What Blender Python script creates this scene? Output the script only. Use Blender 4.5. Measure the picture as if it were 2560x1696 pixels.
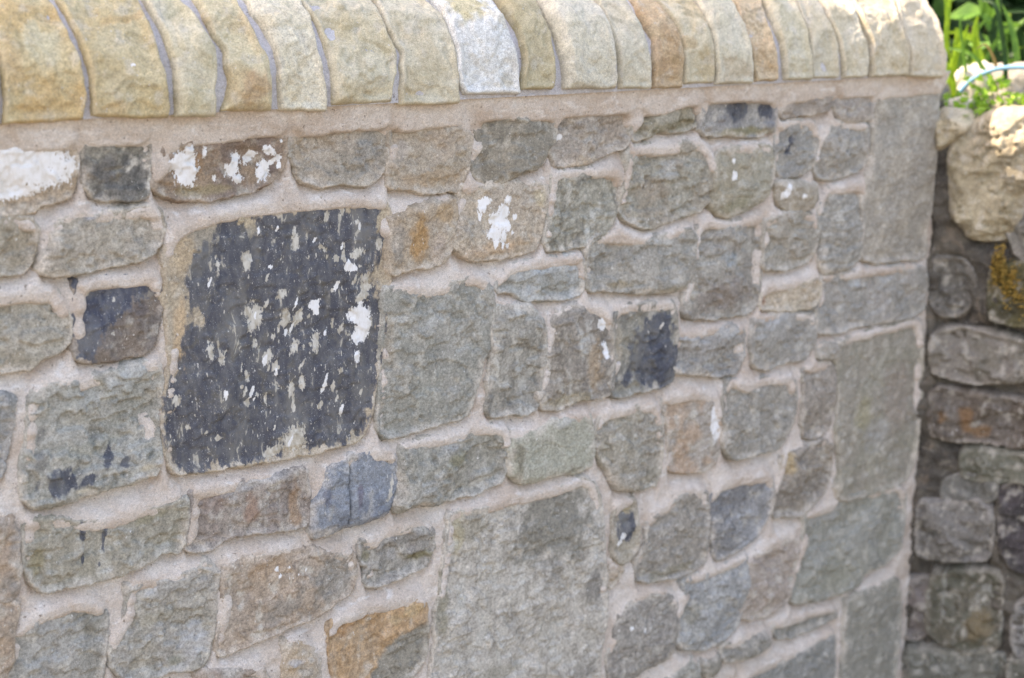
import bpy, math, random
import numpy as np
from mathutils import Vector

for _o in list(bpy.data.objects):
    bpy.data.objects.remove(_o, do_unlink=True)
scene = bpy.context.scene
COL = scene.collection

# ------------------------------------------------------------------ camera
ANG = math.radians(53.3)
PITCH = math.atan(878 / 3797.0)
cam_d = bpy.data.cameras.new('camera')
cam = bpy.data.objects.new('camera', cam_d); COL.objects.link(cam)
cam.location = (0.0, -1.48, 1.50)
_h = Vector((math.cos(ANG), math.sin(ANG), 0))
cam.rotation_euler = (_h * math.cos(PITCH) + Vector((0, 0, -math.sin(PITCH)))).to_track_quat('-Z', 'Y').to_euler()
cam_d.sensor_width = 23.6
cam_d.lens = 3797.0 / 2560 * 23.6
cam_d.clip_start = 0.05; cam_d.clip_end = 400
cam_d.dof.use_dof = True
cam_d.dof.focus_distance = 1.73
cam_d.dof.aperture_fstop = 2.3
scene.camera = cam

# ------------------------------------------------------------------ sky, sun, exposure
SUN_EL = math.radians(53)
SUN_AZ = math.atan2(0.63, -0.777)               # direction towards the sun in XY (behind the wall, from the left)
world = bpy.data.worlds.new('World'); scene.world = world; world.use_nodes = True
wn = world.node_tree.nodes; wl = world.node_tree.links; wn.clear()
sky = wn.new('ShaderNodeTexSky'); sky.sky_type = 'NISHITA'; sky.sun_disc = False
sky.sun_elevation = SUN_EL; sky.sun_rotation = math.pi / 2 - SUN_AZ
sky.air_density = 1.0; sky.dust_density = 2.5; sky.ozone_density = 1.0
bg = wn.new('ShaderNodeBackground'); bg.inputs['Strength'].default_value = 0.15
wo = wn.new('ShaderNodeOutputWorld')
wl.new(sky.outputs[0], bg.inputs[0]); wl.new(bg.outputs[0], wo.inputs[0])
sd = bpy.data.lights.new('sun', 'SUN'); sun = bpy.data.objects.new('sun', sd); COL.objects.link(sun)
sd.energy = 2.3; sd.angle = math.radians(0.5); sd.color = (1.0, 0.95, 0.87)
_s = Vector((math.cos(SUN_EL) * math.cos(SUN_AZ), math.cos(SUN_EL) * math.sin(SUN_AZ), math.sin(SUN_EL)))
sun.rotation_euler = (-_s).to_track_quat('-Z', 'Y').to_euler()
sun.location = (-3, 4, 8)
vs = scene.view_settings
vs.view_transform = 'Standard'; vs.look = 'None'; vs.gamma = 1.0; vs.use_curve_mapping = False
vs.exposure = 2.2
vs.use_white_balance = True
vs.white_balance_temperature = 8150
vs.white_balance_tint = 15
scene.cycles.max_bounces = 6; scene.cycles.diffuse_bounces = 4

# ------------------------------------------------------------------ numpy noise
_rng = np.random.RandomState(7)
_perm = _rng.permutation(512).astype(np.int64); _perm = np.concatenate([_perm, _perm, _perm])
_ang = _rng.rand(512) * 2 * np.pi; _gx = np.cos(_ang); _gy = np.sin(_ang)
def perlin(x, y):
    xi = np.floor(x).astype(np.int64); yi = np.floor(y).astype(np.int64)
    xf = x - xi; yf = y - yi; xi &= 511; yi &= 511
    u = xf * xf * xf * (xf * (xf * 6 - 15) + 10); v = yf * yf * yf * (yf * (yf * 6 - 15) + 10)
    x1 = (xi + 1) & 511; y1 = (yi + 1) & 511
    def g(a, b, dx, dy):
        h = _perm[_perm[a] + b] & 511
        return _gx[h] * dx + _gy[h] * dy
    n00 = g(xi, yi, xf, yf); n10 = g(x1, yi, xf - 1, yf); n01 = g(xi, y1, xf, yf - 1); n11 = g(x1, y1, xf - 1, yf - 1)
    a = n00 + u * (n10 - n00); b = n01 + u * (n11 - n01)
    return (a + v * (b - a)) * 1.5
def fbm(x, y, o=3, s=0.0, gain=.5):
    r = 0; amp = 1; t = 0
    for i in range(o):
        r = r + amp * perlin(x + 17.3 * s + 31.7 * i, y - 11.9 * s + 7.1 * i); t += amp
        amp *= gain; x = x * 2.03; y = y * 2.03
    return r / t * 1.35
def ridged(x, y, o=3, s=0.0):
    r = 0; amp = 1; t = 0
    for i in range(o):
        r = r + amp * (1 - 2 * np.abs(perlin(x + 13.1 * s + 5.3 * i, y + 9.7 * s - 3.1 * i))); t += amp
        amp *= .5; x = x * 2.1; y = y * 2.1
    return r / t
def sst(a, b, x):
    t = np.clip((x - a) / (b - a), 0, 1); return t * t * (3 - 2 * t)
def lin(c):
    c = np.array(c, float) / 255
    return np.where(c <= .04045, c / 12.92, ((c + .055) / 1.055) ** 2.4)
def sdf(px, py, poly):
    """signed distance to a closed polygon, positive inside"""
    P = np.asarray(poly); Q = np.roll(P, -1, 0)
    d = np.full(px.shape, 1e9); ins = np.zeros(px.shape, bool)
    for (ax, ay), (bx, by) in zip(P, Q):
        ex, ey = bx - ax, by - ay; L2 = ex * ex + ey * ey + 1e-12
        t = np.clip(((px - ax) * ex + (py - ay) * ey) / L2, 0, 1)
        d = np.minimum(d, (px - ax - t * ex) ** 2 + (py - ay - t * ey) ** 2)
        if ay != by:
            c = ((ay > py) != (by > py)) & (px < (bx - ax) * (py - ay) / (by - ay) + ax)
            ins ^= c
    d = np.sqrt(d); return np.where(ins, d, -d)
def chaikin(P, n=1):
    P = np.asarray(P, float)
    for _ in range(n):
        Q = np.roll(P, -1, 0)
        P = np.stack([P * .86 + Q * .14, P * .14 + Q * .86], 1).reshape(-1, 2)
    return P

SAT = .86
BUFF = np.array([156., 150., 139.])
def tone(c, k=None):
    c = np.array(c, float); c = c + (BUFF - c) * (.2 if k == SAT else 0.); g = c @ np.array([.3, .59, .11]); k = SAT if k is None else k
    return lin(np.clip((g + (c - g) * k) * np.array([1.006, .996, .998]), 0, 255))
MORTAR = lin((197, 187, 176))
ALB = 1.0

# ------------------------------------------------------------------ materials
def mat(name):
    m = bpy.data.materials.new(name); m.use_nodes = True
    nt = m.node_tree; nt.nodes.clear()
    out = nt.nodes.new('ShaderNodeOutputMaterial'); b = nt.nodes.new('ShaderNodeBsdfPrincipled')
    b.inputs['Roughness'].default_value = .9
    b.inputs['Specular IOR Level'].default_value = .25
    nt.links.new(b.outputs[0], out.inputs[0])
    return m, nt, b
class NB:
    def __init__(s, nt): s.nt = nt; s.l = nt.links
    def n(s, t, **k):
        x = s.nt.nodes.new(t)
        for a, v in k.items(): setattr(x, a, v)
        return x
    def link(s, a, b): s.l.new(a, b)
    def noise(s, vec, scale, detail=3, rough=.55, dist=0):
        x = s.n('ShaderNodeTexNoise'); x.inputs['Scale'].default_value = scale; x.inputs['Detail'].default_value = detail
        x.inputs['Roughness'].default_value = rough; x.inputs['Distortion'].default_value = dist
        s.link(vec, x.inputs['Vector']); return x.outputs['Fac']
    def math(s, op, a, b=None, c=None, clamp=False):
        x = s.n('ShaderNodeMath', operation=op, use_clamp=clamp)
        for i, v in enumerate((a, b, c)):
            if v is None: continue
            if hasattr(v, 'is_output'): s.link(v, x.inputs[i])
            else: x.inputs[i].default_value = v
        return x.outputs[0]
    def rng(s, v, a, b, c=0., d=1.):
        x = s.n('ShaderNodeMapRange'); x.interpolation_type = 'SMOOTHSTEP'
        s.link(v, x.inputs[0])
        for i, q in enumerate((a, b, c, d)): x.inputs[i + 1].default_value = q
        return x.outputs[0]
    def mix(s, f, a, b, blend='MIX'):
        x = s.n('ShaderNodeMix', data_type='RGBA', blend_type=blend)
        for i, v in ((0, f), (6, a), (7, b)):
            if hasattr(v, 'is_output'): s.link(v, x.inputs[i])
            elif i == 0: x.inputs[0].default_value = v
            else: x.inputs[i].default_value = (*v, 1) if len(v) == 3 else v
        return x.outputs[2]
    def scale(s, vec, sc):
        x = s.n('ShaderNodeMapping'); x.inputs['Scale'].default_value = sc; s.link(vec, x.inputs['Vector']); return x.outputs[0]

def grain(B, pos, col, a1=.5, a2=.5, s1=330, s2=1000, vary=False):
    if vary:
        rn = B.n('ShaderNodeObjectInfo').outputs['Random']
        vm = B.n('ShaderNodeVectorMath', operation='SCALE'); B.link(pos, vm.inputs[0]); B.link(B.math('MULTIPLY_ADD', rn, .8, .6), vm.inputs['Scale']); pos = vm.outputs[0]
    nA = B.noise(pos, s1, 4, .65); nB = B.noise(pos, s2, 2, .6)
    v = B.math('ADD', B.math('MULTIPLY_ADD', nA, a1 * 2, 1 - a1), B.math('MULTIPLY_ADD', nB, a2 * 2, -a2))
    cx = B.n('ShaderNodeCombineColor')
    for i in range(3): B.link(v, cx.inputs[i])
    return B.mix(1.0, col, cx.outputs[0], 'MULTIPLY'), nA, nB

def stone_material(name, dark=((66, 70, 82), (94, 96, 102)), a1=.8, a2=.75, bump=.42):
    m, nt, b = mat(name); B = NB(nt)
    pos = B.n('ShaderNodeNewGeometry').outputs['Position']
    ca = B.n('ShaderNodeAttribute', attribute_name='Col'); ma = B.n('ShaderNodeAttribute', attribute_name='Mask')
    sep = B.n('ShaderNodeSeparateColor'); B.link(ma.outputs['Color'], sep.inputs[0])
    col, nA, nB = grain(B, pos, ca.outputs['Color'], a1, a2, vary=True)
    st = B.scale(pos, (1, 1, .45))
    nC = B.noise(st, 130, 5, .68)
    nD = B.noise(st, 420, 3, .6)
    nE = B.noise(B.scale(pos, (1, 1, .38)), 95, 4, .62, .6)
    # dark weathering crust
    f = B.math('ADD', sep.outputs[1], B.math('MULTIPLY_ADD', nC, 1.1, -.55))
    dk = B.rng(f, .40, .60)
    dcol = B.mix(B.rng(nE, .38, .66), lin(dark[0]), lin(dark[1]))
    dcol = B.mix(B.rng(B.noise(pos, 60, 5, .65), .52, .66, 0, .5), dcol, lin((102, 97, 86)))
    dcol = B.mix(B.rng(nD, .62, .74, 0, .42), dcol, lin((170, 170, 174)))
    dcol = B.mix(B.rng(B.noise(pos, 760, 2, .5), .64, .72, 0, .6), dcol, lin((190, 190, 194)))
    dcol = B.mix(B.rng(B.noise(B.scale(pos, (1, 1, .5)), 24, 5, .6, .4), .48, .68, 0, .6), dcol, lin((124, 123, 120)))
    dcol = B.mix(B.rng(nA, .58, .72, 0, .5), dcol, lin((98, 92, 80)))
    col = B.mix(B.math('MULTIPLY', dk, .94), col, dcol)
    # pale flecks in the crust
    fl = B.math('MULTIPLY', B.rng(nE, .62, .67), sep.outputs[2], clamp=True)
    fl2 = B.math('MULTIPLY', B.rng(B.noise(B.scale(pos, (1, 1, .3)), 300, 2, .5), .68, .73), sep.outputs[2], clamp=True)
    col = B.mix(B.math('MULTIPLY', fl, .75), col, lin((186, 180, 168)))
    col = B.mix(B.math('MULTIPLY', fl2, .8), col, lin((206, 200, 190)))
    kk = B.rng(B.math('ADD', ma.outputs['Alpha'], B.math('ADD', B.math('MULTIPLY_ADD', nC, 1.1, -.55), B.math('MULTIPLY_ADD', nD, 2.2, -1.1))), .36, .66)
    col = B.mix(B.math('MULTIPLY', kk, .92), col, B.mix(B.rng(nC, .4, .62), lin((204, 200, 192)), lin((172, 164, 150))))
    # white paint
    f = B.math('ADD', sep.outputs[0], B.math('ADD', B.math('MULTIPLY_ADD', nC, 1.3, -.65), B.math('MULTIPLY_ADD', nD, 2.0, -1.0)))
    wk = B.math('MULTIPLY', B.rng(B.math('ADD', f, B.math('MULTIPLY_ADD', nA, .7, -.35)), .42, .58), .97)
    wc = B.mix(B.rng(nC, .4, .75), lin((228, 228, 230)), lin((206, 202, 196)))
    col = B.mix(wk, col, wc)
    B.link(col, b.inputs['Base Color'])
    hgt = B.math('ADD', B.math('ADD', nA, B.math('MULTIPLY', nB, .45)), B.math('MULTIPLY', wk, .35))
    bp = B.n('ShaderNodeBump'); bp.inputs['Strength'].default_value = bump; bp.inputs['Distance'].default_value = .0022
    B.link(hgt, bp.inputs['Height']); B.link(bp.outputs[0], b.inputs['Normal'])
    return m
M_STONE = stone_material('weathered_sandstone')
M_NAVY = stone_material('navy_crusted_stone', ((66, 71, 86), (96, 99, 108)))
M_COPING = stone_material('fresh_cut_sandstone', a1=.5, a2=.75, bump=.7)
M_OLD = stone_material('old_fieldstone')

def mortar_material(name, c0, c1, c2, a1=.34, a2=.65, bump=.8):
    m, nt, b = mat(name); B = NB(nt)
    pos = B.n('ShaderNodeNewGeometry').outputs['Position']
    n1 = B.noise(pos, 16, 5, .6, .5); n2 = B.noise(B.scale(pos, (1, 1, 2.2)), 38, 5, .62, .8)
    col = B.mix(B.rng(n1, .38, .66), lin(c0), lin(c1))
    col = B.mix(B.rng(n2, .52, .74, 0, .8), col, lin(c2))
    col = B.mix(B.rng(B.noise(pos, 24, 4, .7, 1.2), .54, .70, 0, .32), col, lin((174, 156, 140)))
    col = B.mix(B.rng(B.noise(pos, 210, 2, .5), .67, .74, 0, .7), col, lin((112, 98, 86)))
    col = B.mix(B.rng(B.noise(pos, 520, 2, .5), .66, .74, 0, .6), col, lin((224, 220, 214)))
    col, nA, nB = grain(B, pos, col, a1, a2, 300, 950)
    B.link(col, b.inputs['Base Color'])
    n3 = B.noise(pos, 90, 4, .6)
    hgt = B.math('ADD', B.math('ADD', B.math('MULTIPLY', nA, .6), B.math('MULTIPLY', nB, .4)), B.math('MULTIPLY', n3, 1.3))
    bp = B.n('ShaderNodeBump'); bp.inputs['Strength'].default_value = bump; bp.inputs['Distance'].default_value = .003
    B.link(hgt, bp.inputs['Height']); B.link(bp.outputs[0], b.inputs['Normal'])
    return m
M_MORTAR = mortar_material('lime_mortar', (206, 196, 188), (191, 176, 164), (220, 215, 212))
M_CMORTAR = mortar_material('coping_joint_mortar', (188, 186, 190), (178, 174, 176), (202, 200, 204))
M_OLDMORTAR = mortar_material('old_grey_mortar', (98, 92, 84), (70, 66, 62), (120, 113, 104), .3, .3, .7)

def plain(name, c, c2=None, scale=40, rough=.9, trans=0.):
    m, nt, b = mat(name); B = NB(nt)
    pos = B.n('ShaderNodeNewGeometry').outputs['Position']
    n = B.noise(pos, scale, 4, .6)
    col = B.mix(B.rng(n, .35, .68), lin(c), lin(c2 or c))
    B.link(col, b.inputs['Base Color']); b.inputs['Roughness'].default_value = rough
    bp = B.n('ShaderNodeBump'); bp.inputs['Strength'].default_value = .3; bp.inputs['Distance'].default_value = .004
    B.link(n, bp.inputs['Height']); B.link(bp.outputs[0], b.inputs['Normal'])
    if trans:
        t = B.n('ShaderNodeBsdfTranslucent'); B.link(col, t.inputs[0])
        mx = B.n('ShaderNodeMixShader'); mx.inputs[0].default_value = trans
        out = [x for x in nt.nodes if x.type == 'OUTPUT_MATERIAL'][0]
        B.link(b.outputs[0], mx.inputs[1]); B.link(t.outputs[0], mx.inputs[2]); B.link(mx.outputs[0], out.inputs[0])
    return m

# ------------------------------------------------------------------ object helpers
def mesh_np(name, V, F4, material, smooth=True, cols=None, masks=None, parent=None, origin=None, F3=None):
    V = np.asarray(V, np.float32)
    o0 = np.array(origin if origin is not None else (0, 0, 0), np.float32)
    me = bpy.data.meshes.new(name)
    F4 = np.asarray(F4, np.int32).reshape(-1, 4); nq = len(F4); F3 = np.zeros((0, 3), np.int32) if F3 is None else np.asarray(F3, np.int32).reshape(-1, 3)
    me.vertices.add(len(V)); me.vertices.foreach_set('co', (V - o0).ravel())
    nl = nq * 4 + len(F3) * 3
    me.loops.add(nl); me.loops.foreach_set('vertex_index', np.concatenate([F4.ravel(), F3.ravel()]))
    me.polygons.add(nq + len(F3))
    me.polygons.foreach_set('loop_start', np.concatenate([np.arange(nq) * 4, nq * 4 + np.arange(len(F3)) * 3]).astype(np.int32))
    me.polygons.foreach_set('loop_total', np.concatenate([np.full(nq, 4), np.full(len(F3), 3)]).astype(np.int32))
    me.polygons.foreach_set('use_smooth', np.full(nq + len(F3), smooth))
    for an, d in (('Col', cols), ('Mask', masks)):
        if d is not None:
            if d.shape[1] == 3: d = np.concatenate([d, np.ones((len(d), 1))], 1)
            at = me.attributes.new(an, 'FLOAT_COLOR', 'POINT')
            at.data.foreach_set('color', d.astype(np.float32).ravel())
    me.update(calc_edges=True); me.validate()
    me.materials.append(material)
    ob = bpy.data.objects.new(name, me); COL.objects.link(ob)
    if parent is not None:
        ob.parent = parent
        pw = parent['_w'] if '_w' in parent else (0, 0, 0)
        ob.location = o0 - np.array(pw)
    else:
        ob.location = o0
    ob['_w'] = [float(x) for x in o0]
    return ob
def empty(name, loc, label, cat, group=None):
    o = bpy.data.objects.new(name, None); COL.objects.link(o); o.location = loc
    o.empty_display_size = .1
    o['_w'] = [float(x) for x in loc]; o['label'] = label; o['category'] = cat
    if group: o['group'] = group
    return o
def tag(o, label, cat, group=None):
    o['label'] = label; o['category'] = cat
    if group: o['group'] = group
    return o

def skirt(V, F, inward, depth, cols, masks):
    """extrude the open border of a sheet so that the piece has real thickness"""
    E = np.concatenate([F[:, [0, 1]], F[:, [1, 2]], F[:, [2, 3]], F[:, [3, 0]]])
    key = np.sort(E, 1); k = key[:, 0].astype(np.int64) * (len(V) + 1) + key[:, 1]
    u, inv, cnt = np.unique(k, return_inverse=True, return_counts=True)
    be = E[cnt[inv] == 1]
    bv = np.unique(be); mp = np.full(len(V), -1); mp[bv] = np.arange(len(bv)) + len(V)
    iv = inward[bv] if inward.ndim == 2 else inward[None, :]
    V2 = np.concatenate([V, V[bv] + iv * depth])
    F2 = np.concatenate([F, np.stack([be[:, 1], be[:, 0], mp[be[:, 0]], mp[be[:, 1]]], 1)])
    return V2, F2, np.concatenate([cols, cols[bv]]), np.concatenate([masks, masks[bv]])

def paint(u, v, d, c1, c2, feats, o, seed):
    """colour of the stone itself: mineral mottling, stains, lichen and paint masks"""
    mot = o.get('mot', 1.0); streak = o.get('streak', .16); smear = o.get('smear', .62); sat = o.get('sat', SAT)
    n1 = fbm(u * 21, v * 21, 4, seed); n2 = fbm(u * 85, v * 80, 4, seed + 3); n3 = fbm(u * 300, v * 270, 2, seed + 5)
    nw = fbm(u * 60, v * 55, 4, seed + 8)
    col = tone(c1, sat)[None] + (tone(c2, sat) - tone(c1, sat))[None] * sst(-.22, .3, n1)[:, None]
    col = col * (1 + mot * (.20 * n2 + .17 * n3) + .10 * n1)[:, None]
    pale = sst(.18, .5, fbm(u * 55, v * 50, 5, seed + 21)) * .46 * mot
    col = col + (lin((188, 182, 172)) - col) * pale[:, None]
    ns = fbm(u * 75 + .8 * n1, v * 15, 5, seed + 11, .6)
    col = col + (lin((188, 186, 180)) - col) * (streak * .75 * sst(.12, .5, ns))[:, None]
    col = col * (1 - streak * .4 * sst(.1, .5, -ns))[:, None]
    mk = np.zeros((len(u), 4))
    wf = np.zeros(len(u)); df = np.zeros(len(u)); kf = np.zeros(len(u)); lf = np.zeros(len(u)); crack = None
    for f in feats:
        k = f[0]
        if k == 'poly':
            q = sdf(u + .003 * nw, v + .003 * n2, np.array(f[1]) / 1000.)
            df = np.maximum(df, np.clip(.5 + (q + .007) / .018 * .5, 0, 1)); continue
        if k == 'cpoly':
            q = sdf(u + .004 * nw, v + .004 * n2, np.array(f[1]) / 1000.)
            w = np.clip(.5 + q / .005, 0, 1); col = col + (tone(f[2], sat) * (1 + .25 * n2[:, None] + .15 * n3[:, None]) - col) * w[:, None]; continue
        if k == 'crack':
            ax, ay, bx, by = [q / 1000. for q in f[1:5]]
            t = np.clip(((u - ax) * (bx - ax) + (v - ay) * (by - ay)) / ((bx - ax) ** 2 + (by - ay) ** 2), 0, 1)
            crack = np.hypot(u - ax - t * (bx - ax) - .002 * n1, v - ay - t * (by - ay)); continue
        cx, cy, rx, ry, an = f[1] / 1000., f[2] / 1000., f[3] / 1000., f[4] / 1000., math.radians(f[5])
        du = u - cx; dv = v - cy
        x = du * math.cos(an) - dv * math.sin(an); y = du * math.sin(an) + dv * math.cos(an)
        if k == 'c':
            rho = np.hypot(x / rx, y / ry) + .55 * nw + .2 * n2
            w = sst(1.15, .55, rho) * f[7]
            col = col + (tone(f[6], sat) * (1 + .22 * n2 + .15 * n3)[:, None] - col) * w[:, None]
        else:
            rho = np.hypot(x / rx, y / ry)
            st = f[6] if len(f) > 6 else 1.0
            fl = np.clip(st * (.5 + (1 - rho) * 1.2), 0, 1)
            if k == 'w': wf = np.maximum(wf, fl)
            elif k == 'd': df = np.maximum(df, np.clip(min(1., st * 1.5) * (.5 + (1 - rho) * 1.2), 0, 1))
            elif k == 'l': lf = np.maximum(lf, np.clip(1.3 - rho, 0, 1) * st)
            elif k == 'k': kf = np.maximum(kf, np.clip(.5 + (.86 - rho + .5 * n2) * 1.1, 0, 1))
    df = df - .28 * sst(.05, .55, fbm(u * 45, v * 22, 4, seed + 30)) * (df > .3)
    df = np.clip(df - lf, 0, 1)
    mk[:, 0] = wf; mk[:, 1] = np.clip(df, 0, 1); mk[:, 3] = kf; mk[:, 2] = o.get('fleck', 0) * sst(.3, .7, df)
    # lime smears left by the pointing along the stone's rim
    e = sst(.013, .0, d + .011 * nw) * smear * sst(-.4, .3, fbm(u * 27, v * 27, 3, seed + 33))
    col = col + (MORTAR[None] * (1 + .1 * n3[:, None]) - col) * e[:, None]
    mk[:, 1] *= 1 - sst(.5, .95, e / max(smear, .01)) * .6
    return np.clip(col * ALB, .004, .9), mk, crack

def facets(u, v, seed, n, g, span):
    """a split face: the lowest of a few tilted planes"""
    rs = np.random.RandomState(seed + 7000)
    wu = u + .005 * fbm(u * 40, v * 40, 3, seed + 45); wv = v + .005 * fbm(u * 40, v * 40, 3, seed + 46)
    cu, cv = (u.min() + u.max()) / 2, (v.min() + v.max()) / 2; h = None
    for k in range(n):
        a = rs.uniform(0, 2 * np.pi); s_ = rs.uniform(.25, 1) * g
        pu = cu + rs.uniform(-.5, .5) * (u.max() - u.min()); pv = cv + rs.uniform(-.5, .5) * (v.max() - v.min())
        p = s_ * (math.cos(a) * (wu - pu) + math.sin(a) * (wv - pv)) + rs.uniform(0, .004)
        h = p if h is None else np.minimum(h, p)
    return np.clip(h, -span, span)
def relief(u, v, d, o, seed, rs):
    ro = o.get('rough', 1.0) * rs.uniform(.75, 1.3)
    hf = facets(u, v, seed, 6 + seed % 5, .17 * ro, .008) + .003
    h = ro * (.0008 * fbm(u * 20, v * 20, 4, seed + 40) + rs.uniform(.0001, .0009) * ridged(u * rs.uniform(18, 45), v * rs.uniform(30, 70), 3, seed + 41) + rs.uniform(.0001, .0009) * fbm(u * 170, v * 170, 3, seed + 42)) + hf
    q = fbm(u * 15 + .3 * fbm(u * 60, v * 60, 2, seed), v * 17, 3, seed + 43) * 2.5
    h = h + ro * .0032 * (np.floor(q) + sst(.46, .54, q - np.floor(q)))
    if o.get('bed'):
        h = h + .0022 * ridged(u * 9 + 2, v * 95 + 1.2 * fbm(u * 12, v * 12, 2, seed), 2, seed)
    if o.get('bedc'):
        h = h + .0010 * ridged(u * 14, v * 80, 2, seed)
    if o.get('ledge'):
        q = fbm(u * 14, v * 9, 4, seed + 50) ; h = h + .0022 * sst(-.02, .02, q - .02)
    return h

def stone_sheet(poly_mm, c1, c2, o, feats, seed, res, edge_noise=1.0):
    """height field of one stone face on its outline; returns grid coordinates, heights, faces, colours"""
    rs = np.random.RandomState(seed)
    poly = chaikin(np.array(poly_mm) / 1000.)
    mn = poly.min(0) - .008; mx = poly.max(0) + .008
    nx = max(4, int((mx[0] - mn[0]) / res)); ny = max(4, int((mx[1] - mn[1]) / res))
    gx, gy = np.meshgrid(np.linspace(mn[0], mx[0], nx), np.linspace(mn[1], mx[1], ny))
    u = gx.ravel(); v = gy.ravel()
    wu = u + edge_noise * (.0030 * fbm(u * 42, v * 42, 3, seed + 60) + .0013 * fbm(u * 190, v * 190, 3, seed + 61))
    wv = v + edge_noise * (.0030 * fbm(u * 42, v * 42, 3, seed + 62) + .0013 * fbm(u * 190, v * 190, 3, seed + 63))
    d = sdf(wu, wv, poly) + o.get('grow', .0062)
    proud = o.get('proud', rs.uniform(3, 6.8)) / 1000.
    R = o.get('R', rs.uniform(2.2, 5)) / 1000. * (1 + .5 * fbm(u * 30, v * 30, 2, seed + 64))
    d2 = d.reshape(ny, nx); gv = np.gradient(d2, axis=0) / max(1e-6, (mx[1] - mn[1]) / (ny - 1))
    R = R * np.clip(1.0 - .5 * gv.ravel(), .45, 1.5)      # crisp undersides, worn upper edges
    t = np.clip(1 - d / R, 0, 1)
    under = np.clip(gv.ravel() * 1.2, 0, 1)                 # lower edges overhang the bed joint, the others die into the mortar
    h = proud - (proud * .85 - .0005 + under * .007) * t ** 1.8 + np.where(d < 0, d * 3.0, 0)
    c = poly.mean(0)
    tilt = ((u - c[0]) * rs.uniform(-.03, .03) + (v - c[1]) * rs.uniform(-.03, .03))
    fade = sst(-.002, .012, d)
    h = h + fade * (tilt + relief(u, v, d, o, seed, rs))
    h = np.maximum(h, -.016)
    col, mk, crack = paint(u, v, d, c1, c2, feats, o, seed)
    if crack is not None:
        h = h - .004 * sst(.0022, 0, crack); col = col * (1 - .5 * sst(.0016, .0004, crack))[:, None]
    keep = d > -.0032
    idx = np.arange(nx * ny).reshape(ny, nx)
    F = np.stack([idx[:-1, :-1], idx[:-1, 1:], idx[1:, 1:], idx[1:, :-1]], -1).reshape(-1, 4)
    F = F[keep[F].any(1)]
    used = np.unique(F); mp = np.zeros(nx * ny, int); mp[used] = np.arange(len(used))
    return u[used], v[used], h[used], mp[F], col[used], mk[used], poly

class Frame:
    """a wall face: origin, direction along the wall, outward normal"""
    def __init__(s, o, ex, n): s.o = np.array(o, float); s.ex = np.array(ex, float); s.n = np.array(n, float); s.flip = np.cross(s.ex, (0, 0, 1)) @ s.n < 0
    def at(s, u, v, h):
        return s.o[None] + u[:, None] * s.ex[None] + v[:, None] * np.array([[0, 0, 1.]]) + h[:, None] * s.n[None]

def build_stone(fr, q, seed, res, material, parent, name='stone'):
    poly, c1, c2, o, feats, label = q
    u, v, h, F, col, mk, pl = stone_sheet(poly, c1, c2, o, feats, seed, res)
    V = fr.at(u, v, h)
    if fr.flip: F = F[:, ::-1]
    V, F, col, mk = skirt(V, F, -fr.n, .05, col, mk)
    c = pl.mean(0); og = fr.at(np.array([c[0]]), np.array([c[1]]), np.array([0.]))[0]
    ob = mesh_np(name, V, F, M_NAVY if o.get('navy') else material, True, col, mk, parent, og)
    if label: ob['label'] = label
    return ob

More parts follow.
